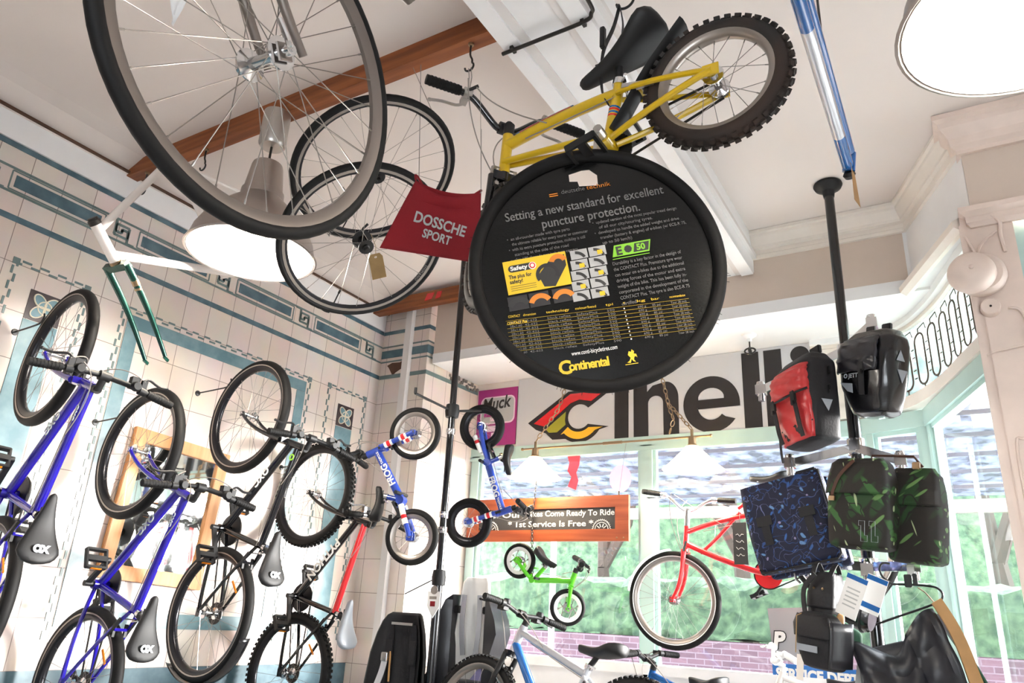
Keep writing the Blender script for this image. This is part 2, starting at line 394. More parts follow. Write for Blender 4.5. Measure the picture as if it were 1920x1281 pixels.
# left wall: tile patterns, each slightly proud of the tiles
X0 = -4.0
def wtile(name, y0, y1, z0, z1, m, t=0.004): return span(name, X0-0.002, X0+t, y0, y1, z0, z1, m, wl)
span('plaster_band', X0-0.002, X0+0.012, -3.2, 4.45, 3.745, 3.89, 'gloss_white', wl)
wtile('tile_line', -3.2, 4.45, 3.712, 3.742, 'tealdark')
wtile('tile_line', -3.2, 4.45, 3.328, 3.360, 'tealdark')
wtile('tile_line', -3.2, 4.45, 3.598, 3.610, 'tealline')
wtile('tile_line', -3.2, 4.45, 3.468, 3.480, 'tealline')
def key(parent, name, y, z, w, h, fn):
    """Greek key in one tile; fn maps (u,z) to a world point"""
    t = 0.006; b = MB()
    A = [(0.00, 1.0), (0.26, 1.0), (0.26, 0.22), (0.72, 0.22), (0.72, 0.60), (0.50, 0.60), (0.50, 0.44)]
    for P in (A, [(1-a, 1-c) for a, c in A]):
        for (a0, c0), (a1, c1) in zip(P[:-1], P[1:]):
            b.bar(fn(y+a0*w, z+c0*h), fn(y+a1*w, z+c1*h), 0.013, 0.013)
    return struct(b.build(name, MT['tealline'], parent, smooth=False))
fnl = lambda u, z: (X0, u, z)
for i in range(-4, 5):
    k0 = 1.315 + 0.725*i
    if k0 > 4.4: continue
    key(wl, 'greek_key', k0, 3.478, 0.172, 0.122, fnl)
    y0, y1 = k0+0.215, min(k0+0.68, 4.45)
    if y0 < 4.4:
        wtile('frieze_panel', y0, y1, 3.506, 3.572, 'tealdark')
        b = MB()
        q = [(y0-0.022, 3.487), (y1+0.022, 3.487), (y1+0.022, 3.591), (y0-0.022, 3.591)]
        for a, c in zip(q, q[1:]+q[:1]): b.bar(fnl(*a), fnl(*c), 0.007, 0.007)
        struct(b.build('frieze_border', MT['tealline'], wl, smooth=False))
def dashes(y0, y1, zt, zb):
    b = MB(); L = 0.042; n = int((y1-y0)/L)
    for i in range(n):
        y = y0 + (i+0.5)*(y1-y0)/n; b.box((X0, y, zt-(0.007 if i % 2 else 0.025)), (0.008, (y1-y0)/n, 0.011))
    n2 = int((zt-zb)/L)
    for s, yy in ((1, y0), (-1, y1)):
        for i in range(n2):
            z = zt - (i+0.5)*(zt-zb)/n2; b.box((X0, yy+s*(0.007 if i % 2 else 0.025), z), (0.008, 0.011, (zt-zb)/n2))
        b.box((X0, yy+s*0.016, zt-0.016), (0.009, 0.034, 0.034))
    struct(b.build('dashed_border', MT['tealline'], wl, smooth=False))
def ornament(yc, z0, z1, zb):
    w = 0.175; zc = (z0+z1)/2
    wtile('ornament_tile', yc-w/2, yc+w/2, z0, z1, 'brownstripe')
    wtile('stripe_tile', yc-w/2, yc+w/2, zb, z0-0.004, 'teal')
    for sx, sz in ((1, 1), (1, -1), (-1, 1), (-1, -1)):
        M = Matrix(((0, 0, 1, X0+0.004), (1, 0, 0, yc), (0, 1, 0, zc), (0, 0, 0, 1)))
        a = math.atan2(sz, sx); pet = [(0.042+0.040*math.cos(t), 0.026*math.sin(t)) for t in [2*PI*k/20 for k in range(20)]]
        pr = [(x*math.cos(a)-y*math.sin(a), x*math.sin(a)+y*math.cos(a)) for x, y in pet]
        struct(MB().prism(pr, 0.002, M).build('petal', MT['teal'], wl, smooth=False))
        struct(MB().tube([M @ Vector((x, y, 0.002)) for x, y in pr], 0.004, 5, closed=True).build('petal_outline', MT['creamtile'], wl))
    struct(MB().tube([(X0+0.006, yc+0.035*math.cos(t), zc+0.035*math.sin(t)) for t in [2*PI*k/18 for k in range(18)]], 0.0035, 5, closed=True).build('petal_outline', MT['creamtile'], wl))
dashes(1.63, 2.04, 3.150, 1.35); ornament(1.838, 2.862, 3.020, 1.35)
dashes(3.905, 4.335, 3.145, 1.35); ornament(4.122, 2.852, 3.018, 1.35)
dashes(2.238, 3.735, 3.130, 1.34)
for a in ((2.285, 3.690, 3.008, 3.085), (2.285, 2.365, 1.482, 3.006), (3.610, 3.690, 1.482, 3.006), (2.285, 3.690, 1.40, 1.48)): wtile('panel_border', *a, 'teal')
dashes(0.0, 1.42, 3.130, 1.34)
for a in ((0.05, 1.37, 3.008, 3.085), (1.29, 1.37, 1.40, 3.006)): wtile('panel_border', *a, 'teal')
wtile('dado_tile', -3.2, 4.45, 0.0, 1.20, 'tealdark')
# ledge and cove between left wall and ceiling
b = MB(); pr = [(-4.0, 3.885), (-3.975, 3.885), (-3.965, 3.90), (-3.985, 3.915), (-3.93, 3.935), (-3.86, 3.965), (-3.75, CZ+0.001), (-4.0, CZ+0.001)]
b.add([(x, y, z) for y in (-3.2, 4.46) for x, z in pr], [tuple(range(7, -1, -1)), tuple(range(8, 16))] + [(i, (i+1) % 8, 8+(i+1) % 8, 8+i) for i in range(8)])
struct(b.build('trim_cove', MT['ceiling'], None, smooth=False))
struct(MB().box((-3.972, 0.62, 3.893), (0.03, 7.66, 0.012)).build('trim_ledge', MT['stain'], None, smooth=False))

# tiled return beside the window and its splayed side
wb = span('wall_back', -4.2, -3.6, 4.46, 4.75, 0, CZ, 'tile')
b = MB(); q = [(-3.53, 4.46), (-3.478, 5.14), (-3.6, 5.14), (-3.6, 4.46)]
b.prism(q, 3.98); side = struct(b.build('wall_side', MT['tile'], None, smooth=False))
for z0, z1, m in ((3.712, 3.742, 'tealdark'), (3.598, 3.610, 'tealline'), (3.506, 3.572, 'tealdark'), (3.468, 3.480, 'tealline'), (3.328, 3.360, 'tealline')):
    span('tile_line', -4.0, -3.528, 4.456, 4.47, z0, z1, m, wb)
    b = MB(); b.bar((-3.527, 4.456, (z0+z1)/2), (-3.476, 5.14, (z0+z1)/2), 0.006, z1-z0); struct(b.build('tile_line', MT[m], side, smooth=False))
span('trim_pipe', -3.745, -3.685, 4.415, 4.46, 0, CZ, 'plaster')
b = MB(); b.prism([(-3.93, 3.44), (-3.88, 3.46), (-3.80, 3.455), (-3.76, 3.47), (-3.757, 3.41), (-3.80, 3.39), (-3.84, 3.37), (-3.86, 3.345), (-3.89, 3.39), (-3.91, 3.42)], 0.003, Matrix(((1, 0, 0, 0), (0, 0, -1, 4.459), (0, 1, 0, 0), (0, 0, 0, 1))))
struct(b.build('bare_patch', MT['stain'], wb, smooth=False))
# crumbling cornice edge above the splay
b = MB(); random.seed(3)
for i in range(26):
    t = i/26; y = 4.75+0.38*t; x = -3.53+0.052*(y-4.46)/0.68
    b.box((x+random.uniform(0.0, 0.012), y, 3.40+random.uniform(-0.03, 0.02)-0.03*t), (random.uniform(0.008, 0.018), 0.018, random.uniform(0.01, 0.03)))
struct(b.build('broken_plaster', mat('broken_plaster', '#8d847e', 0.9, var=0.4), side, smooth=False))

# fascia over the display window, soffit and sign wall
fas = span('wall_fascia', -3.50, -0.10, 4.50, 4.60, 3.425, CZ, 'beige')
span('trim_soffit', -3.50, 0.25, 4.495, 5.20, 3.42, 3.50, 'gloss_white')
wsign = span('wall_sign', -3.48, -0.45, 5.13, 5.22, 2.84, 3.46, 'cream')
def moulding(name, pts, prof, m, parent=None):
    """profile (offset out, z) swept along a horizontal polyline; offset is to the left of the direction of travel"""
    rings = []; P = [Vector((x, y, 0)) for x, y in pts]
    for i, p in enumerate(P):
        d0 = (P[i]-P[i-1]).normalized() if i else (P[1]-P[0]).normalized(); d1 = (P[i+1]-P[i]).normalized() if i < len(P)-1 else d0
        n0 = Vector((d0.y, -d0.x, 0)); n1 = Vector((d1.y, -d1.x, 0)); nn = (n0+n1).normalized(); k = 1/max(0.4, nn.dot(n0))
        rings.append([(p.x+nn.x*o*k, p.y+nn.y*o*k, z) for o, z in prof])
    b = MB(); b.loft(rings); return struct(b.build(name, MT[m], parent, smooth=False))
crown = [(0, 3.80), (0.020, 3.80), (0.020, 3.822), (0.010, 3.832), (0.010, 3.858), (0.030, 3.866), (0.030, 3.884), (0.056, 3.935), (0.058, 3.952), (0.075, 3.958), (0.075, CZ-0.002), (0, CZ-0.002)]
moulding('trim_cornice', [(-0.98, 4.50), (-0.10, 4.50), (0.20, 3.765)], crown, 'cream')
b = MB(); b.prism([(-0.12, 4.60), (-0.12, 4.50), (-0.10, 4.498), (0.198, 3.77), (0.27, 3.80), (0.0, 4.60)], CZ-3.435, tr(0, 0, 3.435)); struct(b.build('wall_bulkhead', MT['gloss_white'], None, smooth=False))
moulding('trim_bulkhead', [(-0.115, 4.50), (0.175, 3.79)], [(0, 3.405), (0.03, 3.395), (0.06, 3.415), (0.065, 3.445), (0.04, 3.46), (0.02, 3.475), (0, 3.475)], 'cream')
# main ceiling beam with raised rails and end block
mb = span('trim_beam', -1.36, -0.98, -3.2, 4.5, 3.715, CZ, 'gloss_white')
span('beam_rail', -1.36, -1.285, -3.2, 4.48, 3.695, 3.72, 'gloss_white', mb); span('beam_rail', -1.055, -0.98, -3.2, 4.48, 3.695, 3.72, 'gloss_white', mb)
span('beam_bead', -1.285, -1.245, -3.2, 4.48, 3.707, 3.72, 'plaster', mb); span('beam_bead', -1.09, -1.055, -3.2, 4.48, 3.705, 3.72, 'plaster', mb)
span('beam_side_bead', -0.985, -0.955, -3.2, 4.48, 3.80, 3.83, 'plaster', mb); span('beam_side_bead', -1.40, -1.355, -3.2, 4.48, 3.93, CZ, 'plaster', mb)

# the column between the display window and the door, lintel and its mouldings
col = span('wall_column', 0.145, 0.35, 3.75, 3.95, 0, 3.46, 'column')
span('column_panel', 0.175, 0.30, 3.742, 3.76, 0.3, 3.02, 'column', col, 0.004); span('column_edge', 0.138, 0.16, 3.735, 3.77, 0, 3.40, 'column', col)
lin_ = span('wall_lintel', 0.20, 3.5, 3.75, 4.0, 3.45, CZ, 'beige')
crown2 = [(0, 3.78), (0.02, 3.78), (0.02, 3.80), (0.04, 3.82), (0.045, 3.86), (0.075, 3.91), (0.08, 3.935), (0.10, 3.95), (0.10, CZ-0.003), (0, CZ-0.003)]
moulding('trim_capital', [(0.20, 3.95), (0.20, 3.75), (3.5, 3.75)], crown2, 'column')
arch = [(0, 3.38), (0.015, 3.38), (0.03, 3.40), (0.03, 3.43), (0.055, 3.45), (0.055, 3.475), (0, 3.475)]
moulding('trim_architrave', [(0.20, 3.95), (0.20, 3.75), (3.5, 3.75)], arch, 'column')
door = span('door_1', 0.40, 1.5, 3.86, 3.90, 0, 0.9, 'mint'); span('door_stile', 0.40, 0.52, 3.86, 3.90, 0.9, 3.40, 'mint', door); span('door_stile', 1.38, 1.5, 3.86, 3.90, 0.9, 3.40, 'mint', door); span('door_rail', 0.52, 1.38, 3.86, 3.90, 3.05, 3.40, 'teal', door); struct(MB().add([(0.52, 3.88, 0.9), (1.38, 3.88, 0.9), (1.38, 3.88, 3.05), (0.52, 3.88, 3.05)], [(0, 1, 2, 3)]).build('door_glass', MT['glass'], door, smooth=False))
span('trim_doorpost', 0.35, 0.40, 3.80, 3.95, 0, 3.40, 'mint'); span('wall_doorside', 1.5, 3.5, 3.75, 3.95, 0, 3.46, 'plaster')

# ------------------------------------------------------------------ the display window
def winpost(parent, x, y, w, d, z0, z1, ang=0.0, name='window_post'):
    M = tr(x, y, 0) @ rot('Z', ang); b = MB(); b.box((0, 0, (z0+z1)/2), (w, d, z1-z0), M)
    b.box((w*0.5+0.012, 0, (z0+z1)/2), (0.024, d*0.5, z1-z0), M); b.box((-w*0.5-0.012, 0, (z0+z1)/2), (0.024, d*0.5, z1-z0), M)
    return struct(b.build(name, MT['mint'], parent, smooth=False))
ZS, ZH = 1.32, 2.79
w1 = struct(MB().box((-2.0, 5.145, 2.815), (3.0, 0.09, 0.075)).box((-2.0, 5.12, 2.765), (3.0, 0.05, 0.03)).build('window_1', MT['mint'], None, smooth=False))
winpost(w1, -3.43, 5.14, 0.07, 0.08, 0.9, ZH); winpost(w1, -1.955, 5.14, 0.09, 0.08, 0.9, ZH); winpost(w1, -0.53, 5.14, 0.07, 0.08, 0.9, ZH)
sbox('window_sill', (-2.0, 5.12, ZS-0.03), (3.0, 0.16, 0.06), 'gloss_white', w1)
for x0, x1 in ((-3.40, -2.0), (-1.91, -0.57)): struct(MB().add([(x0, 5.15, ZS), (x1, 5.15, ZS), (x1, 5.15, ZH), (x0, 5.15, ZH)], [(0, 1, 2, 3)]).build('window_pane', MT['glass'], w1, smooth=False))
span('wall_stallriser', -3.48, -0.45, 5.10, 5.20, 0, ZS-0.06, 'gloss_white')
def pane_line(n, a, b_, z0, z1, hd):
    A = Vector((a[0], a[1], 0)); B = Vector((b_[0], b_[1], 0)); d = (B-A).normalized(); ang = math.atan2(d.y, d.x)
    b = MB(); b.bar((A.x, A.y, z1+0.045), (B.x, B.y, z1+0.045), 0.09, 0.10); b.bar((A.x, A.y, z1-0.015), (B.x, B.y, z1-0.015), 0.05, 0.03)
    w = struct(b.build('window_%d' % n, MT['mint'], None, smooth=False))
    for p in (A+d*0.03, B-d*0.03): winpost(w, p.x, p.y, 0.055, 0.07, 0.9, z1, ang)
    b = MB(); b.bar((A.x, A.y, ZS-0.03), (B.x, B.y, ZS-0.03), 0.14, 0.06); struct(b.build('window_sill', MT['gloss_white'], w, smooth=False))
    b = MB(); b.add([(A.x, A.y, ZS), (B.x, B.y, ZS), (B.x, B.y, z1), (A.x, A.y, z1)], [(0, 1, 2, 3)]); struct(b.build('window_pane', MT['glass'], w, smooth=False))
    b = MB(); b.bar((A.x, A.y, ZS/2-0.03), (B.x, B.y, ZS/2-0.03), 0.08, ZS-0.06); struct(b.build('window_riser', MT['gloss_white'], w, smooth=False))
    return w
span('trim_platform', -3.45, 0.1, 4.0, 5.10, 0, 0.80, 'gloss_white')
pane_line(2, (-0.50, 5.14), (-0.13, 5.02), ZS, 2.76, 0)
pane_line(3, (-0.12, 5.00), (0.225, 3.93), ZS, 2.76, 0)
# curved leaded transom
path = poly_smooth([(-0.78, 5.13, 0), (-0.55, 5.14, 0), (-0.33, 5.09, 0), (-0.16, 4.94, 0), (0.0, 4.62, 0), (0.13, 4.22, 0), (0.225, 3.93, 0)], 8)
def along(s):
    acc = 0
    for a, c in zip(path[:-1], path[1:]):
        L = (c-a).length
        if acc+L >= s: return a + (c-a)*((s-acc)/L)
        acc += L
    return path[-1]
LEN = sum((c-a).length for a, c in zip(path[:-1], path[1:]))
def ribbon(name, z0, z1, t, m, parent=None):
    n = 40; rings = []
    for i in range(n+1):
        p = along(LEN*i/n); q = along(min(LEN, LEN*i/n+0.01)); p0 = along(max(0, LEN*i/n-0.01)); d = (q-p0).normalized(); nn = Vector((d.y, -d.x, 0))
        rings.append([p+nn*t/2+Vector((0, 0, z0)), p-nn*t/2+Vector((0, 0, z0)), p-nn*t/2+Vector((0, 0, z1)), p+nn*t/2+Vector((0, 0, z1))])
    return struct(MB().loft(rings).build(name, MT[m], parent, smooth=False))
tw = ribbon('window_4', 2.865, 2.935, 0.10, 'cream'); ribbon('window_rail', 3.385, 3.45, 0.12, 'gloss_white', tw); G_ = [[(p.x, p.y, z) for z in (2.935, 3.385)] for p in [along(LEN*i/40) for i in range(41)]]; struct(MB().grid(G_).build('window_pane', MT['leadglass'], tw))
ribbon('window_top_moulding', 3.36, 3.39, 0.05, 'cream', tw)
cw = 0.165; s = 0.10
while s < LEN-0.08:
    for ds, w, zb, zt in ((0, 0.052, 2.985, 3.30),):
        pts = []
        for k in range(28):
            a = 2*PI*k/28; u = w*math.cos(a); v = math.sin(a)
            z = (zt-0.05 + 0.05*v) if v > 0 else (zb+0.05+0.05*v)
            p = along(min(LEN, max(0, s+u))); pts.append((p.x, p.y, z))
        struct(MB().tube(pts, 0.0065, 6, closed=True).build('came_loop', MT['lead'], tw))
    p = along(s); b = MB(); b.tube([(p.x, p.y, 3.30), (p.x, p.y, 3.33)], 0.005, 5); b.tube([(p.x, p.y, 2.935), (p.x, p.y, 2.985)], 0.005, 5)
    p1 = along(min(LEN, s+cw/2-0.012)); p2 = along(min(LEN, s+cw/2+0.012))
    for z in (3.22, 3.17, 3.09, 3.04): b.tube([(p1.x, p1.y, z), (p2.x, p2.y, z)], 0.004, 5)
    m0, m1 = along(min(LEN, s+cw/2)), along(max(0, s-cw/2))
    b.tube([(p.x, p.y, 3.33), (m0.x, m0.y, 3.34), (p2.x, p2.y, 3.30)], 0.004, 5)
    struct(b.build('came_bar', MT['lead'], tw)); s += cw

# ------------------------------------------------------------------ outside
struct(MB().box((-1, 15, -0.05), (40, 19.6, 0.1)).build('ground_pavement', MT['concrete'], None, smooth=False))
bw = MB().box((-1.5, 9.3, 0.72), (26, 0.5, 1.44)).build('brick_wall', MT['brick'], None, smooth=False); struct(bw)
random.seed(5)
def hedge(name, x0, x1, y0, y1, z0, z1, label):
    n, m = 90, 14; G = []
    for i in range(n+1):
        r = []
        for j in range(m+1):
            t = j/m; x = x0+(x1-x0)*i/n
            if t < 0.4: y, z = y0, z0+(z1-z0)*t/0.4
            elif t < 0.6: y, z = y0+(y1-y0)*(t-0.4)/0.2, z1
            else: y, z = y1, z1-(z1-z0)*(t-0.6)/0.4
            r.append((x, y+random.uniform(-0.07, 0.07), max(z0, z+random.uniform(-0.06, 0.06))))
        G.append(r)
    o = MB().grid(G).build(name, MT['hedge'], None)
    return tag(o, label, 'hedge')
hedge('hedge', -9, 5, 9.12, 10.1, 1.445, 2.12, 'long green hedge outside the shop on top of the brick wall')
hedge('shrub_bank', -16, 4, 12.6, 13.6, 0.02, 4.6, 'taller green bank of shrubs further back behind the clipped hedge')
def tree(x, y, h, label, seed, leaves=120):
    random.seed(seed); root = thing('tree', label, 'tree', tr(x, y, 0), 'street trees outside the window')
    tb = MB(); lf = MB(); tips = []
    def br(p, d, L, r, dep):
        q = p + d*L; mid = (p+q)/2 + Vector((random.uniform(-1, 1), random.uniform(-1, 1), 0))*L*0.07
        tb.tube([p, mid, q], [r, r*0.85, r*0.65], 6)
        if dep == 0: tips.append(q); return
        for _ in range(3 if dep > 1 else 4):
            nd = (d + Vector((random.uniform(-1, 1), random.uniform(-1, 1), random.uniform(-0.25, 0.7)))*0.75).normalized(); br(q, nd, L*random.uniform(0.55, 0.8), r*0.6, dep-1)
    br(Vector((0, 0, 0)), Vector((random.uniform(-0.1, 0.1), 0, 1)).normalized(), h*0.36, h*0.022, 4)
    for _ in range(leaves):
        t = random.choice(tips) + Vector((random.gauss(0, 0.25), random.gauss(0, 0.25), random.gauss(0, 0.2))); a = random.uniform(0, PI); s_ = random.uniform(0.05, 0.11)
        u = Vector((math.cos(a), math.sin(a), random.uniform(-0.4, 0.4)))*s_; v = Vector((-math.sin(a)*0.4, math.cos(a)*0.4, 0.8))*s_
        lf.add([t-u-v, t+u-v*0.4, t+u*0.4+v, t-u*0.8+v*0.6], [(0, 1, 2, 3)])
    tb.build('trunk', MT['bark'], root); lf.build('leaves', MT['leaf'], root, smooth=False)
tree(-4.75, 10.65, 6.5, 'bare street tree behind the hedge, seen left of the middle window mullion', 11, 700)
tree(-2.75, 10.7, 7.0, 'bare street tree behind the hedge, seen through the red cruiser', 12, 600)
tree(0.32, 10.65, 6.8, 'leaning bare street tree seen through the right hand side window', 13, 500)
# awning over the pavement: rafters and clear corrugated roofing
aw = thing('awning', 'clear corrugated awning on dark battens outside above the window', 'awning', tr(0, 0, 0))
G = []
for i in range(121):
    x = -8 + 12*i/120; zz = 0.012*math.sin(i*PI/1.0+0.01)*(1 if i % 2 else -1)
    G.append([(x, 5.35, 3.28+zz), (x, 8.75, 2.93+zz)])
MB().grid(G).build('roofing_sheet', MT['awning'], aw)
for k, y in enumerate((5.45, 5.85, 6.3, 6.8, 7.3, 7.8, 8.3)):
    z = 3.25 - (y-5.35)*0.103; MB().box((-2, y, z), (12, 0.03, 0.03)).build('batten', MT['batten'], aw, smooth=False)
MB().box((-2, 8.75, 2.83), (12, 0.06, 0.13)).build('fascia_board', MT['cablegrey'], aw, smooth=False)
for x in (-7.5, -4.6, 1.4, 3.9): MB().tube([(x, 8.75, 0.0), (x, 8.75, 2.8)], 0.04, 8).build('post', MT['whitepaint'], aw)
# ================================================================== BICYCLE PARTS
WC = {}
def wheel(parent, name, M, r, tw, rim='rimsil', tyre='rubber', nsp=28, hubw=0.075, knob=0, hub='chrome', spoke='steel', rimd=0.022, hubr=0.016, mold=None, wall=None, sp_r=0.001, disc_rim=False):
    key_ = (r, tw, rim, tyre, nsp, hubw, knob, hub, spoke, rimd, hubr, wall, sp_r)
    YM = rot('X', PI/2)          # lathe axis z -> y
    ri = r-tw*0.86               # bead seat radius
    if key_ not in WC:
        d = {}
        hw = tw*0.36
        prof = [(ri+0.002, -hw), (ri+0.004, -hw-0.0015), (ri-rimd*0.55, -hw*0.95), (ri-rimd, -hw*0.45), (ri-rimd, hw*0.45), (ri-rimd*0.55, hw*0.95), (ri+0.004, hw+0.0015), (ri+0.002, hw)]
        d['rim'] = MB().lathe(prof, 64, YM, loop=True).mesh(name, MT[rim], ang=50)
        n = 12; a = tw/2; cr = r-a
        tp = [(cr+a*math.cos(t), a*math.sin(t)) for t in [2*PI*k/n for k in range(n)]]
        b = MB().lathe(tp, 64, YM, loop=True)
        if knob:
            nk = int(2*PI*r/0.030)
            for k in range(nk):
                for row, (yy, rr_) in enumerate(((-0.33, 0.93), (0.0, 1.0), (0.33, 0.93))):
                    t = 2*PI*(k+(0.5 if row == 1 else 0))/nk
                    M2 = rot('Y', t) @ tr(cr+a*rr_+knob*0.25, yy*tw, 0) @ rot('Y', 0) @ rot('Z', yy*1.8)
                    b.box((0, 0, 0), (knob*1.5, tw*0.22, 0.016), M2)
        d['tyre'] = b.mesh('tyre', MT[tyre])
        if wall:
            b = MB()
            for s_ in (-1, 1): b.lathe([(ri+tw*0.10, s_*a*0.80), (ri+tw*0.22, s_*(a*0.90+0.001)), (ri+tw*0.24, s_*(a*0.93+0.001)), (ri+tw*0.11, s_*(a*0.83+0.001))], 64, YM, loop=True)
            d['wall'] = b.mesh('sidewall_stripe', MT[wall])
        fl = hubr*1.9; h2 = hubw/2
        d['hub'] = MB().lathe([(0.0045, -h2-0.028), (0.0085, -h2-0.028), (0.0085, -h2-0.012), (hubr*0.8, -h2-0.010), (hubr*0.8, -h2-0.002), (fl, -h2-0.002), (fl, -h2+0.002), (hubr*0.75, -h2+0.008), (hubr*0.6, 0), (hubr*0.75, h2-0.008), (fl, h2-0.002), (fl, h2+0.002), (hubr*0.8, h2+0.002), (hubr*0.8, h2+0.010), (0.0085, h2+0.012), (0.0085, h2+0.028), (0.0045, h2+0.028)], 20, YM, loop=True).mesh('hub', MT[hub])
        sp = []
        dl = 2*PI/nsp*3.2 if nsp > 16 else 2*PI/nsp*1.2
        for s_ in (-1, 1):
            for lead in (-1, 1):
                p0 = Vector((fl*0.9*math.cos(-lead*dl*0.9), s_*h2, fl*0.9*math.sin(-lead*dl*0.9))); p1 = Vector(((ri-rimd+0.002)*math.cos(0), s_*0.003, 0))
                b = MB().tube([p0, p1], sp_r, 5); q = p1+(p0-p1).normalized()*0.012; b.tube([q, p1], sp_r*1.9, 5)
                sp.append(b.mesh('spoke', MT[spoke]))
        d['sp'] = sp; WC[key_] = d
    d = WC[key_]
    w = put(name, d['rim'], parent, M)
    put('tyre', d['tyre'], w); put('hub', d['hub'], w)
    if wall: put('sidewall_stripe', d['wall'], w)
    for k in range(nsp):
        idx = (0 if k % 2 else 2) + ((k//2) % 2)
        put('spoke', d['sp'][idx], w, rot('Y', 2*PI*k/nsp))
    return w

def saddle_mesh(L=0.27, Wd=0.15, H=0.06, m='black'):
    rings = []
    for t in (0, .012, .04, .09, .16, .24, .32, .40, .48, .56, .65, .74, .83, .90, .95, .98, 1.0):
        x = -L*0.5+L*t
        if t < .2: w = Wd/2*(.55+.45*math.sin(t/.2*PI/2))
        else: u = (t-.2)/.8; w = Wd/2*((1-u)**1.7*.82+.18) + .012*math.sin(u*PI)*.3
        e = math.sqrt(max(.02, 1-(1-t/.06)**2)) if t < .06 else (math.sqrt(max(.02, 1-((t-.92)/.08)**2)) if t > .92 else 1.0)
        zt = .010*math.cos(t*PI*1.9)*.9; h = H*(.95-.35*t)*(.55+.45*e); rg = []
        for k in range(16):
            a = 2*PI*k/16; c, s_ = math.cos(a), math.sin(a)
            rg.append((x, w*e*math.copysign(abs(c)**.75, c), zt+(.28*h*abs(s_)**.8 if s_ > 0 else -.72*h*abs(s_)**.9)))
        rings.append(rg)
    return MB().loft(rings).mesh('saddle', MT[m], ang=75)

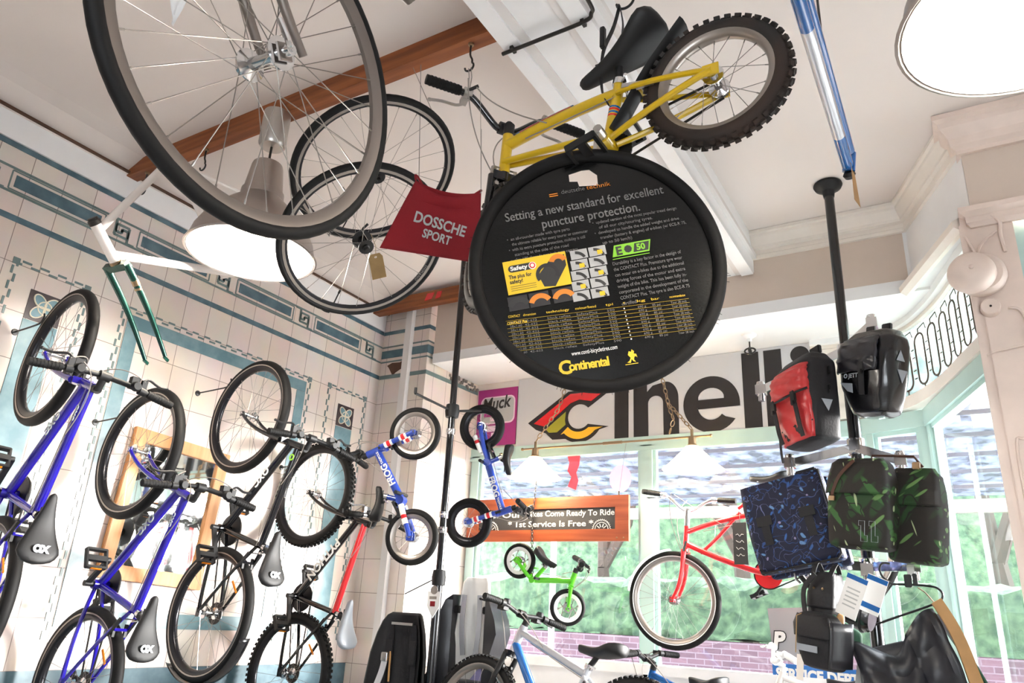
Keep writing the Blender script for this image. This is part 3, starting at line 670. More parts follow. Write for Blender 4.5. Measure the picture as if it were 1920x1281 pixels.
def bar_turn(g, S, ax, htb): return S @ tr(*htb) @ Matrix.Rotation(g['barturn'], 4, ax) @ tr(*-htb) if g['barturn'] else S
def V3(p, y=0.0): return Vector((p[0], y, p[1]))
def bike(label, loc, R3, G, group=None, cat='bicycle', name='bicycle'):
    g = dict(bb=(0, 0), rh=(-.43, .02), fh=(.64, .02), st=(-.10, .335), htt=(.40, .53), htb=(.445, .40), r=.337, rr=None, tw=.05, fm='blue', forkm=None, rim='rimsil', tyre='rubber', wall=None, knob=0, nsp=24,
             sad=(-.165, .455), sadp=0.05, sadL=.27, sadW=.16, sadm='black', bw=.29, rise=.03, sweep=.03, stem=.06, steer=0.0, barm='black', gripm='rubber', crank=0.6, clen=.17, ring=.085, pedal=True, tubes=(.021, .018, .016), hubs=.13, hubf=.10,
             lev=True, cables=True, decal=None, decalm='print_white', brakes=True, twin=False, fender=None, chain=True, has=('rear', 'front'), rimd=.022, straightfork=False, fr=.013, ttcurve=0.0, gear=True, refl=None, sp_r=.001, emblem=None, shaft=0.0, dtm=None, ttm=None, barturn=0.0, ringm='black', nott=False, noss=False, extra=[], csr=.0095)
    g.update(G); rr = g['rr'] or g['r']; t0, t1, t2 = g['tubes']; fm = MT[g['fm']]; fk = MT[g['forkm'] or g['fm']]
    M = frame(loc, R3[0], R3[1], R3[2]); root = thing(name, label, cat, M, group)
    bb, rh, fh, st, htt, htb = (V3(g[k]) for k in ('bb', 'rh', 'fh', 'st', 'htt', 'htb'))
    ax = (htt-htb).normalized(); hu = htb+(htt-htb)*0.72; hd = htb+(htt-htb)*0.25
    b = MB(); b.tube([htb, htt], t0*0.95, 14)
    if not g['nott'] and not g['ttm']: b.tube(bez(hu, (hu+st)/2+Vector((0, 0, g['ttcurve'])), st, 8), t1, 12)
    for P_, r_ in g['extra']: b.tube(poly_smooth([V3(p) for p in P_], 4), r_, 10)
    if g['twin']:
        for s in (-1, 1): b.tube([hd+Vector((0, s*0.012, 0)), bb+Vector((0, s*0.03, 0.01))], t0*0.55, 10)
    elif not g['dtm']: b.tube(bez(hd, (hd+bb)/2+Vector((0, 0, -g['ttcurve']*0.6)), bb, 8), t0, 12)
    sd = (st-bb).normalized(); b.tube([bb, st+sd*0.045], t2, 12); b.tube([bb+Vector((0, -.036, 0)), bb+Vector((0, .036, 0))], t0*1.05, 14)
    if 'rear' in g['has']:
        for s in (-1, 1):
            y = s*g['hubs']/2; b.tube(bez(bb+Vector((-.02, s*.02, 0)), (bb+rh)/2+Vector((0, y, -.004)), rh+Vector((0, y, 0)), 8), g['csr'], 8)
            if not g['noss']: b.tube(bez(st+Vector((-.005, s*.018, -.01)), (st*0.65+rh*0.35)+Vector((0, y*0.95, .0)), rh+Vector((0, y, 0)), 8), .0085, 8)
            b.box((rh.x, y, rh.z), (.045, .006, .035))
        br = st*0.75+rh*0.25; b.tube([br+Vector((0, -.03, 0)), br+Vector((0, .03, 0))], .007, 6)
    fr_ = b.build('frame', fm, root)
    if g['ttm']: MB().tube([hu, st], t1*1.02, 12).build('top_tube', MT[g['ttm']], root)
    if g['dtm']: MB().tube([hd, bb], t0*1.05, 12).build('down_tube', MT[g['dtm']], root)
    for tx in (g['decal'] or []):
        body, size, at_, side_, m_ = tx     # text along the down tube, on the given side
        a, c = (hd, bb) if at_[2] == 'd' else (hu, st)
        d = (c-a).normalized(); rad = (t0 if at_[2] == 'd' else t1)*1.02
        if at_[1] < 0: d = -d
        n = Vector((0, side_, 0)); up = n.cross(d)
        p = a+(c-a)*at_[0]+n*rad - up*size*0.36
        Mt = Matrix((d, up, n)).transposed().to_4x4(); Mt.translation = p
        text('lettering', body, size, MT[m_], fr_, Mt, bold=size*0.03, depth=0.0015, align='CENTER')
    # seat post, saddle
    sx, sz = g['sad']; sp0 = st+sd*0.03; stp = Vector((sx+.01, 0, sz-.03))
    MB().tube([sp0, stp], .0135, 10).tube([stp+Vector((-.04, -.022, .005)), stp+Vector((.07, -.02, .005))], .004, 6).tube([stp+Vector((-.04, .022, .005)), stp+Vector((.07, .02, .005))], .004, 6).build('seat_post', MT['black'] if g['fm'] != 'red' else MT['chrome'], root)
    MB().tube([st+sd*0.028, st+sd*0.048], t2*1.28, 12).tube([st+sd*.038+Vector((-.02, -.02, 0)), st+sd*.038+Vector((-.03, .03, 0))], .006, 6).build('seat_clamp', MT['chrome'], root)
    so = put('saddle', saddle_mesh(g['sadL'], g['sadW'], m=g['sadm']), root, tr(sx, 0, sz) @ rot('Y', g['sadp']))
    if g['emblem']:
        text('saddle_mark', g['emblem'], .036, MT['reflective'], so, tr(-g['sadL']*0.34, 0, .026) @ rot('Z', -PI/2), bold=.003, align='CENTER')
    # rear wheel and drivetrain
    if 'rear' in g['has']:
        wheel(root, 'rear_wheel', tr(rh.x, 0, rh.z), rr, g['tw'], g['rim'], g['tyre'], g['nsp'], hubw=.07*g['hubs']/.13, knob=g['knob'], wall=g['wall'], rimd=g['rimd'], sp_r=g['sp_r'])
        if g['chain']:
            b = MB().lathe([(.012, -.012), (.03 if not g['gear'] else .055, -.012), (.03 if not g['gear'] else .055, -.008), (.026 if not g['gear'] else .04, .0), (.02, .012), (.012, .012)], 24, rot('X', PI/2), loop=True)
            b.build('sprocket', MT['darksteel'], root, M=tr(rh.x, -.04*g['hubs']/.13-.008, rh.z))
            cy = -.043*g['hubs']/.13; R1 = g['ring']; R2 = .034
            b = MB(); d = (rh-bb).normalized(); nv = Vector((d.z, 0, -d.x))
            for s in (-1, 1): b.tube([bb+nv*s*R1+Vector((0, cy, 0)), rh+nv*s*R2+Vector((0, cy, 0))], .0042, 6)
            b.tube([bb+Vector((0, cy, 0))-d*R1*math.cos(t)+nv*R1*math.sin(t) for t in [-PI/2+PI*k/10 for k in range(11)]], .0042, 6)
            b.build('chain', MT['darksteel'], root)
            if g['gear']: MB().box((rh.x-.0, cy-.02, rh.z-.055), (.035, .03, .06)).tube([(rh.x, cy-.012, rh.z-.05), (rh.x+.03, cy-.008, rh.z-.11)], .008, 6).lathe([(.004, -.004), (.02, -.004), (.02, .004), (.004, .004)], 14, tr(rh.x+.03, cy-.004, rh.z-.115) @ rot('X', PI/2), loop=True).build('derailleur', MT['black'], root)
    if g['ring'] and g['pedal']:
        R1 = g['ring']; b = MB(); cy = -.045; n = 36
        prof = []
        for k in range(n*2): rr_ = R1*(1.0 if k % 2 else 0.955); prof.append((rr_*math.cos(PI*k/n), rr_*math.sin(PI*k/n)))
        b.prism(prof, .004, tr(bb.x, cy+.002, bb.z) @ rot('X', PI/2)); b.lathe([(R1*.55, -.004), (R1*.9, -.004), (R1*.9, .006), (R1*.55, .006)], 32, tr(bb.x, cy-.006, bb.z) @ rot('X', PI/2), loop=True)
        cr = b.build('chainring', MT[g['ringm']], root)
        for s in (1, -1):
            a = g['crank'] + (0 if s == 1 else PI); y = s*.07; e = bb+Vector((math.cos(a)*g['clen'], y, math.sin(a)*g['clen']))
            MB().bar(bb+Vector((0, y*0.9, 0)), e, .014, .024, up=(0, 1, 0)).tube([bb+Vector((0, y*.5, 0)), bb+Vector((0, y*1.12, 0))], .014, 10).tube([e+Vector((0, -.008, 0)), e+Vector((0, .008, 0))], .013, 10).build('crank_arm', MT[g.get('crankm', 'black')], root)
            b = MB(); pc = e+Vector((0, s*.058, 0)); pa = g.get('pang', 0.4); Mp = tr(*pc) @ rot('Y', pa)
            b.tube([e, pc], .008, 8); b.box((0, 0, 0), (.024, .088, .022), Mp)
            for q in (-1, 1): b.box((q*.042, 0, 0), (.010, .092, .024), Mp); b.box((0, q*.046, 0), (.09, .008, .022), Mp)
            pe = b.build('pedal', MT['black'], root, smooth=False)
            if g['refl']:
                b = MB()
                for q in (-1, 1): b.box((q*.048, 0, 0), (.003, .05, .012), Mp)
                b.build('pedal_reflector', MT['orange'], pe, smooth=False)
    # steered assembly
    S = tr(*htb) @ Matrix.Rotation(g['steer'], 4, ax) @ tr(*-htb)
    w2 = g['hubf']/2; b = MB(); crown = htb - ax*.018
    b.tube([htb, crown-ax*.01], t0*.9, 12); b.bar(crown+Vector((0, -w2*.86, 0)), crown+Vector((0, w2*.86, 0)), .028, .03)
    for s in (-1, 1):
        y = s*w2; c0 = crown+Vector((0, y*.85, 0)); dl = (fh-crown); par = ax*dl.dot(ax); off = dl-par
        if g['straightfork']: pts = [c0, fh+Vector((0, y, 0))]; rs = [g['fr'], g['fr']*.85]
        else:
            pts = [c0+(fh+Vector((0, y, 0))-c0 - off)*t + off*(t**3.2) for t in [k/9 for k in range(10)]]; rs = [g['fr']*(1.05-.4*k/9) for k in range(10)]
        b.tube(pts, rs, 10); b.box((fh.x, y, fh.z), (.026, .007, .03))
    fko = b.build('fork', fk, root, M=S)
    for (ta, tb, mm) in g.get('forkbands', []):
        for s in (-1, 1):
            c0 = crown+Vector((0, s*w2*.85, 0)); e = fh+Vector((0, s*w2, 0)); MB().tube([c0+(e-c0)*ta, c0+(e-c0)*tb], g['fr']*1.12, 10).build('painted_band', MT[mm], fko)
    if 'front' in g['has']:
        wheel(root, 'front_wheel', S @ tr(fh.x, 0, fh.z), g['r'], g['tw'], g['rim'], g['tyre'], g['nsp'], hubw=.06*g['hubf']/.10, knob=g['knob'], wall=g['wall'], rimd=g['rimd'], sp_r=g['sp_r'])
    top = htt+ax*(.03+g['shaft']); fw = Vector((ax.z, 0, -ax.x)); cl = top+fw*g['stem']+ax*.008
    MB().tube([htt, top], .018, 12).tube([top, cl], .015, 10).tube([cl+Vector((0, -.022, 0)), cl+Vector((0, .022, 0))], .021, 12).build('stem', MT[g.get('stemm', 'black')], root, M=bar_turn(g, S, ax, htb))
    B = g['bw']; rs, sw = g['rise'], g['sweep']
    def bp(s): return poly_smooth([cl, cl+Vector((0, s*B*.12, 0)), cl+ax*rs*.85+Vector((0, s*B*.42, 0))-fw*sw*.15, cl+ax*rs+Vector((0, s*B*.62, 0))-fw*sw*.5, cl+ax*rs+Vector((0, s*B, 0))-fw*sw], 5)
    L_, R_ = bp(1), bp(-1)
    hb = MB().tube(list(reversed(R_))+L_[1:], .0115, 10).build('handlebar', MT[g['barm']], root, M=bar_turn(g, S, ax, htb))
    for P in (L_, R_):
        e = P[-1]; d = (P[-1]-P[-3]).normalized(); s = 1 if e.y > cl.y else -1
        b = MB(); b.tube([e-d*.115, e+d*.004], .0165, 12)
        for k in range(8): b.tube([e-d*(.012+.013*k)-d*.003, e-d*(.012+.013*k)+d*.003], .0178, 12)
        b.build('grip', MT[g['gripm']], hb)
        if g['lev']:
            q = e-d*.14; b = MB(); b.tube([q-d*.014, q+d*.014], .0175, 10); b.bar(q, q+fw*.045-ax*.012, .022, .02); k0 = q+fw*.045-ax*.014
            b.tube(poly_smooth([k0, k0+d*.02+fw*.012-ax*.004, k0+d*.07+fw*.004-ax*.012, k0+d*.11+fw*.012-ax*.016], 3), .0055, 6); b.lathe([(0, -.007), (.007, -.003), (.007, .003), (0, .007)], 8, tr(*(k0+d*.11+fw*.012-ax*.016)))
            b.build('brake_lever', MT[g.get('levm', 'black')], hb)
            if g['gear']:
                q2 = e-d*.175; MB().box((0, 0, 0), (.05, .035, .03), tr(*(q2+fw*.018-ax*.022))).lathe([(0, -.012), (.02, -.012), (.022, 0), (.016, .012), (0, .012)], 14, tr(*(q2+ax*.012+fw*.01))).build('gear_shifter', MT['black'], hb)
    if g['brakes']:
        for (c, up_, par, Mx) in ((fh, None, 'f', S),) + (((rh, None, 'r', None),) if 'rear' in g['has'] else ()):
            if par == 'f': base = crown + (fh-crown)*((crown-fh).length-g['r']+.03)/(crown-fh).length; yy = w2*.9
            else: dd = (st-rh); base = rh+dd*((rr-.03)/dd.length); yy = g['hubs']/2*.65
            u = (base-c).normalized(); b = MB()
            for s in (-1, 1):
                b.bar(base+Vector((0, s*yy, 0)), base+u*.10+Vector((0, s*(yy*.75+.006), 0)), .012, .014); b.box((0, 0, 0), (.055, .012, .012), tr(*(base+u*.03+Vector((0, s*(g['tw']*.36+.010), 0)))))
            b.tube([base+u*.10+Vector((0, -yy*.8, 0)), base+u*.10+Vector((0, yy*.8, 0))], .003, 6)
            b.build('rim_brake', MT[g.get('brkm', 'black')], root, M=Mx)
    if g['cables']:
        b = MB(); c1 = cl+fw*.06
        for s, yb in ((1, .16), (-1, .15), (1, .11)):
            a = cl+ax*rs+Vector((0, s*min(yb, B-.12), 0))+fw*.03; e = htb+Vector((0, s*.02, 0))-ax*.05 if yb > .12 else st*.4+hu*.6+Vector((0, s*.02, .0))
            b.tube(bez(a, (a+e)/2+fw*.11+ax*.05+Vector((0, -s*.06, 0)), e, 12), .0022, 6)
        b.tube([hu*.8+st*.2+Vector((0, .015, -.018)), st+Vector((0, .015, -.02))], .0022, 6)
        b.build('cable', MT['cablegrey'], root)
    if g['fender']:
        for c, a0, a1, nm in g['fender']:
            cc = fh if nm == 'front' else rh; rr2 = (g['r'] if nm == 'front' else rr)+.015; G_ = []
            for k in range(25):
                a = a0+(a1-a0)*k/24; G_.append([(cc.x+(rr2-abs(q)*abs(q)*8)*math.cos(a), q, cc.z+(rr2-abs(q)*abs(q)*8)*math.sin(a)) for q in [(-1+2*j/6)*g['tw']*.62 for j in range(7)]])
            o = MB().grid(G_).build('mudguard', MT[c], root, M=S if nm == 'front' else None)
            so_ = o.modifiers.new('thickness', 'SOLIDIFY'); so_.thickness = .002
    if g['refl'] and 'rear' in g['has']:
        a = 0.9; MB().box((0, 0, 0), (.012, .006, .075), tr(rh.x+rr*.62*math.cos(a), .0, rh.z+rr*.62*math.sin(a)) @ rot('Y', -a)).build('wheel_reflector', MT['orange'], root, bevel=.002)
    return root
# ================================================================== BICYCLES
R_b1 = ((-.01019, .05128, .99863), (-.10465, -.99325, .04994), (.99446, -.104, .01549))
R_b2 = ((.02032, .03986, .99900), (-.02961, -.99874, .04045), (.99935, -.03041, -.01911))
R_k3 = ((-.01681, .04457, .99887), (-.0555, -.99751, .04357), (.99832, -.05471, .01924))
R_p4 = ((-.05818, .06381, .99626), (-.02297, -.99778, .06256), (.99804, -.01924, .05952))
wallg = 'bicycles hung by the front wheel on the tiled wall'
MTB = dict(fm='blue', decal=[('OXC', .052, (.36, 1, 'd'), 1, 'reflective'), ('OXC', .03, (.22, 1, 't'), 1, 'reflective')], emblem='OX', crank=0.75, rise=.035, gear=True, refl=True, rim='rimblk', wall='rimsil')
bike('royal blue mountain bike hung highest on the tiled wall, cut by the left photo edge', (-3.5551, 1.7019, 1.9472), R_b1, dict(MTB), wallg)
bike('royal blue mountain bike hung low in front of the pine-framed mirror', (-3.5752, 2.2201, 1.6057), R_b2, dict(MTB, crank=0.9), wallg)
bike('black mountain bike with small green accents hung third from the left', (-3.497, 2.8008, 1.9318), R_k3, dict(MTB, fm='blackgloss', decal=[('OXC', .055, (.40, 1, 'd'), 1, 'print_white'), ('O', .045, (.12, 1, 't'), 1, 'print_green')], crank=2.7, fender=[('blackgloss', 1.9, 3.9, 'rear')], emblem='OX'), wallg)
bike('black and red mountain bike lettered PYTHON hung nearest the window corner', (-3.6395, 3.5416, 1.6139), R_p4, dict(MTB, fm='blackgloss', ttm='red', forkm='blackgloss', decal=[('PYTHON', .075, (.52, 1, 'd'), 1, 'print_white')], knob=.006, tyre='rubber', rim='rimblk', wall=None, sadm='reflective', emblem=None, crank=2.9, levm='chrome'), wallg)

# wall hooks holding those front wheels
for i, (y, z, L) in enumerate(((1.735, 2.586, .22), (2.246, 2.245, .22), (2.829, 2.571, .27), (3.582, 2.253, .12))):
    nm = ['leftmost blue bike', 'blue bike by the mirror', 'black bike with green accents', 'black and red bike'][i]
    h = thing('wall_hook', 'thin black wall hook through the front wheel of the ' + nm, 'hook', tr(-4.0, y, z+.19), 'bike hooks screwed into the tiled wall')
    MB().lathe([(0, 0), (.018, 0), (.016, .006), (0, .008)], 14, rot('Y', PI/2)).build('plate', MT['wire'], h)
    MB().tube(poly_smooth([(.0, 0, .0), (L*.6, 0, .005), (L, 0, .012), (L+.025, 0, .035), (L+.02, 0, .06)], 4), .0045, 8).build('hook_arm', MT['wire'], h)

# Union Jack balance bikes hung on the display pole
zA = Vector((-.9359, -.3522, 0)); xA = Vector((.0177, -.047, .9987)); yA = zA.cross(xA)
KID = dict(fm='kidblue', r=.155, tw=.040, rim='rimsil', nsp=16, bb=(.20, .08), rh=(0, 0), st=(.21, .135), htt=(.453, .31), htb=(.488, .235), fh=(.585, .03), nott=True, noss=True, csr=.015, tubes=(.023, .015, .015), hubs=.10, hubf=.09,
           sad=(.175, .225), sadL=.20, sadW=.12, bw=.20, rise=.05, stem=.03, sweep=.03, pedal=False, ring=0, chain=False, gear=False, fr=.016, straightfork=True, decal=[('FROG', .052, (.50, -1, 'd'), -1, 'print_white'), ('TADPOLE', .018, (.16, -1, 'd'), -1, 'print_white')],
           forkbands=[(.12, .20, 'white'), (.20, .30, 'red'), (.30, .36, 'white'), (.58, .64, 'white'), (.64, .74, 'red'), (.74, .80, 'white')], cables=True, extra=[], levm='black')
def frog(label, loc, x, y, z, **k):
    o = bike(label, loc, (x, y, z), dict(KID, **k), 'Union Jack balance bikes on the display pole', name='balance_bike')
    fr_ = [c for c in o.children if c.name.startswith('frame')][0]
    for a, c, m in ((.10, .40, 'white'), (.40, .52, 'red'), (.52, .66, 'white')):
        b = MB()
        for s in (-1, 1):
            p = Vector((.19, s*.022, .078)); e = Vector((0, s*.05, 0)); mid = (p+e)/2+Vector((0, s*.02, 0)); B = bez(p, mid, e, 20); i0, i1 = int(a*20), int(c*20); b.tube(B[i0:i1+1], .0165, 10)
        b.build('painted_band', MT[m], fr_)
    MB().tube([(.235, -.10, .085), (.235, .10, .085)], .011, 10).build('foot_peg', MT['black'], o)
    return o
frog('blue Union Jack balance bike hung upright left of the pole, saddle to the left', (-2.70, 3.43, 1.955), xA, yA, zA)
xB = Vector((-.0151, .0478, -.9987)); zB = Vector((.9536, .3011, 0)); yB = zB.cross(xB)
frog('blue Union Jack balance bike hung nose down right of the pole before the purple poster', (-2.76+.0, 4.05, 2.735), xB, yB, zB, bb=(.235, .11), rh=(0, .06), st=(.215, .16), htt=(.525, .285), htb=(.552, .205), fh=(.618, .005), sad=(.215, .255), sadp=PI*0, tw=.046, rim='rimblk')

# yellow child's mountain bike hanging from the ceiling
yroot = (-.775, 1.74, 2.892)
ybk = bike("small yellow child's mountain bike hanging from the ceiling behind the black tyre advert", yroot, ((-1, 0, 0), (0, -1, 0), (0, 0, 1)), dict(
    fm='yellow', r=.205, tw=.052, knob=.007, tyre='rubdirt', rim='rimsil', nsp=20, bb=(0, 0), rh=(-.328, .10), st=(-.030, .165), htt=(.354, .138), htb=(.362, -.003), fh=(.395, -.262), twin=True, ttcurve=.02, tubes=(.019, .019, .017), hubs=.11, hubf=.09, rimd=.016,
    sad=(-.045, .305), sadp=.50, sadL=.31, sadW=.215, bw=.285, rise=.085, sweep=0, stem=.04, shaft=.01, steer=-.62, barm='blackgloss', crank=-1.5, clen=.105, ring=.06, pang=.3, crankm='alu', forkm='blackgloss', gear=False, brkm='alu', levm='alu', spoke='steel'), None)
fr_ = [c for c in ybk.children if c.name.startswith('frame')][0]
hu, st_ = Vector((.356, 0, .10)), Vector((-.03, 0, .165))
for a, c, m, r_ in ((.10, .13, 'skyblue', .0196), (.13, .60, 'red', .0193), (.60, .64, 'skyblue', .0197)):
    pts = [p+Vector((0, .0015, .001)) for p in bez(hu, (hu+st_)/2+Vector((0, 0, .02)), st_, 40)][int(a*40):int(c*40)+1]
    b = MB(); n = len(pts); G = []
    for p in pts: G.append([p+Vector((0, .0200*math.sin(t), .0200*math.cos(t))) for t in [.15+.9*k/6 for k in range(7)]])
    b.grid(G).build('frame_sticker', MT[m], fr_)
for q, m in ((.085, 'red'), (.095, 'skyblue'), (.105, 'red'), (.113, 'skyblue')):
    sd_ = Vector((-.030, 0, .165)).normalized(); MB().tube([sd_*q, sd_*(q+.006)], .0174, 12).build('frame_sticker', MT[m], fr_)
MB().tube(poly_smooth([(-.02, 0, .03), (-.065, 0, .10), (-.125, 0, .20), (-.195, 0, .29), (-.24, 0, .345)], 5), .034, 8, flat=.35).build('mudguard', MT['black'], ybk)

# red cruiser hanging in the window
crz = bike('red cruiser bicycle with whitewall front wheel hanging inside the window', (-1.66, 4.85, 1.72), ((-1, 0, 0), (0, -1, 0), (0, 0, 1)), dict(
    fm='red', r=.298, tw=.048, rim='rimsil', tyre='rubber2', wall='white', nsp=28, fh=(.02, 0), htb=(-.062, .31), htt=(-.075, .455), bb=(-.56, .165), rh=(-1.0, .30), st=(-.655, .53), ttcurve=.05, tubes=(.018, .016, .015), extra=[([(-.16, .285), (-.25, .36), (-.34, .45), (-.42, .535)], .011), ([(-.41, .56), (-.5, .60), (-.65, .545)], .012)],
    sad=(-.62, .745), sadL=.26, sadW=.22, bw=.29, rise=.075, sweep=.10, stem=.03, shaft=.07, steer=.04, barturn=-1.28, barm='chrome', stemm='chrome', gripm='rubber', gear=False, brkm='chrome', crank=2.2, clen=.14, ring=.085, ringm='red', forkm='red', fender=[('white', .15, 1.5, 'front'), ('white', .9, 2.9, 'rear')], levm='chrome', cables=True, fr=.016), None)
MB().tube([(-.66, 0, .53), (-.63, 0, .72)], .013, 8).build('seat_tube', MT['chrome'], crz)

# lime green balance bike hanging on a chain in the window
xg = Vector((.795, .10, -.598)).normalized(); yg = Vector((.08, -.99, .0)); yg = -(yg - xg*yg.dot(xg)).normalized(); zg = xg.cross(yg)
gb = bike('lime green balance bike hanging on a chain in the window below the chalkboard', (-2.69, 4.62, 1.93), (xg, yg, zg), dict(fm='green', r=.118, tw=.034, rim='white', nsp=8, bb=(.16, -.035), rh=(0, 0), fh=(.455, -.02), st=(.17, .05), htb=(.385, .115), htt=(.365, .185), nott=True, noss=True, csr=.013, tubes=(.019, .014, .014), hubs=.09, hubf=.08,
    sad=(.14, .135), sadL=.19, sadW=.11, bw=.19, rise=.04, stem=.02, pedal=False, ring=0, chain=False, gear=False, straightfork=True, fr=.013, steer=.5, brakes=False, cables=True, sp_r=.003), None, name='balance_bike')
MB().tube([(.19, -.09, .0), (.19, .09, .0)], .009, 8).build('foot_peg', MT['black'], gb)

# bikes standing on the shop floor below the window
bike('bright blue and white mountain bike standing under the window beside the child seat', (-1.7473, 3.395, 1.0043), ((-.94261, .33358, .01475), (-.32037, -.91594, .24169), (.09413, .22309, .97024)), dict(fm='silverpaint', dtm='skyblue', forkm='black', r=.337, sadL=.29, sadW=.14, knob=.006, emblem=None, rise=.02, bw=.30, ttcurve=.0, steer=.05), None)
MBs = dict(fm='skyblue', r=.20, tw=.05, knob=.006, bb=(0, 0), rh=(-.29, .03), fh=(.42, .03), st=(-.08, .20), htt=(.24, .33), htb=(.275, .24), sad=(-.10, .30), sadL=.22, bw=.25, clen=.11, ring=.06, tubes=(.019, .017, .016), gear=False, fender=[('skyblue', .8, 2.3, 'front'), ('skyblue', .8, 2.3, 'rear')])
bike("child's bike with a light blue mudguard, its front wheel just above the bottom edge", (-1.40, 4.27, 1.00), ((-.97, .25, 0), (-.25, -.97, 0), (0, 0, 1)), MBs, None)
wb_ = bike('small white bicycle with a white handlebar low in front of the brick path', (-.80, 4.84, 1.02), ((-.99, -.1, 0), (.1, -.99, 0), (0, 0, 1)), dict(MBs, fm='whitepaint', barm='white', gripm='white', stemm='white', fender=None, knob=0, rise=.06, levm='white', cables=False, steer=.4), None)

# ------------------------------------------------------------------ wheels and frames near the ceiling
n = Vector((.9977, -.0027, -.0682)); up = Vector((0, -.47, .88)); up = (up-n*up.dot(n)).normalized()
bwM = frame((-1.0289, .7264, 2.5179), n.cross(up), n, up)
t = thing('bicycle', 'silver road bicycle hanging at upper left, its large front wheel and fork showing', 'bicycle', bwM)
w = wheel(t, 'front_wheel', Matrix(), .342, .030, 'fork_grey', 'rubber', 32, hubw=.085, hubr=.017, rimd=.021, sp_r=.0011)
text('lettering', 'HUTCHINSON', .013, MT['print_grey'], w, rot('X', PI/2) @ tr(-.19, -.278, .0155) @ rot('Z', -.62), spacing=1.3)
for s in (-1, 1):
    b = MB(); b.tube([(k*0 + .05*(1-(j/9))**2.6*-1, s*(.050-.012*j/9), .375*j/9) for j in range(10) for k in (0,)], [.0085+.006*j/9 for j in range(10)], 12); b.box((0, s*.052, 0), (.03, .005, .034)); b.build('fork_blade', MT['fork_grey'], t)
MB().tube([(0, -.07, 0), (0, .075, 0)], .005, 8).tube([(0, -.068, 0), (0, -.058, 0)], .014, 12).tube(poly_smooth([(0, .068, 0), (.012, .078, .015), (.02, .074, .05)], 4), .006, 8).tube([(0, .058, 0), (0, .072, 0)], .012, 12).build('quick_release', MT['chrome'], t)
MB().bar((0, -.045, .385), (0, .045, .385), .03, .03).tube([(0, 0, .38), (-.05, 0, .54)], .018, 14).tube([(-.02, 0, .44), (-.50, 0, .22)], .016, 12).tube([(-.04, 0, .52), (-.56, 0, .60)], .014, 12).tube([(-.50, 0, .22), (-.58, 0, .66)], .014, 12).build('frame', MT['fork_grey'], t)
def road(label, c, n, seed, cass):
    n = Vector(n).normalized(); x = Vector((1, 0, 0)); x = (x-n*x.dot(n)).normalized(); M = frame(c, x, n, x.cross(n))
    t = thing('road_wheel', label, 'wheel', M, 'black road wheels hung from the timber beam')
    w = wheel(t, 'rim', Matrix(), .337, .024, 'rimblk', 'rubber', 24, hubw=.075, hub='black', rimd=.024, sp_r=.0010)
    for s in (-1, 1): MB().lathe([(.303, s*.0098), (.314, s*.0106), (.314, s*.0101), (.303, s*.0093)], 64, rot('X', PI/2), loop=True).build('brake_track', MT['rimsil'], t)
    a = seed; d = Vector((math.cos(a), 0, math.sin(a))); MB().tube([d*.292, d*.235], .003, 6).tube([d*.243, d*.229], .005, 8).build('valve', MT['black'], t)
    MB().tube(poly_smooth([d*.338+Vector((0, .0, 0)), d*.352+Vector((0, .012, .02)), d*.352+Vector((0, .012, .05)), d*.338+Vector((0, 0, .06))], 4), .004, 6).build('hanging_strap', MT['black'], t)
    b = MB().tube([(0, -.065, 0), (0, .065, 0)], .005, 8).tube([(0, .055, 0), (0, .068, 0)], .011, 10).tube([(0, .062, 0), (.03, .066, .01), (.055, .066, .012)], .005, 8); b.build('quick_release', MT['black'], t)
    Bi_ = M.inverted(); top_ = Bi_ @ Vector((c[0]+(.05 if cass else -.05), 2.1, 3.88)); rim_ = Vector((top_.x, 0, top_.z)).normalized()*.31
    MB().tube([rim_, top_], .0016, 5).build('hanging_cord', MT['cablegrey'], t)
    if cass:
        MB().lathe([(.02, -.05), (.026, -.05), (.040, -.022), (.02, -.022)], 24, rot('X', PI/2), loop=True).build('cassette', MT['black'], t)
    text('lettering', 'SHIMANO', .016, MT['print_grey'], t, rot('X', PI/2) @ rot('Z', 3.4) @ tr(-.05, .287, .011), spacing=1.2)
    return t
road('upper of two black road wheels hung behind the big wheel', (-1.852, 1.8983, 3.1937), (-.5259, .0495, .8491), 3.5, False)
road('lower of two black road wheels, hung over the red cloth bag', (-1.9063, 1.9419, 2.9106), (-.623, .1833, .7604), 3.6, True)
tg = thing('price_tag', 'brown kraft paper tag dangling from the lower road wheel', 'tag', frame((-1.86, 1.985, 2.82), (.87, .42, .25), (.45, -.88, -.1), (-.2, -.2, .96)))
outline('card', [[(-.028, -.055), (.028, -.055), (.028, .035), (.018, .05), (-.018, .05), (-.028, .035)], arc(0, .036, .005, 0, 2*PI, 10)[:-1]], .0012, MT['kraft'], tg, rot('X', PI/2))
MB().tube([(0, 0, .036), (.005, -.02, .09), (-.01, -.05, .16)], .0012, 5).build('string', MT['kraft'], tg)

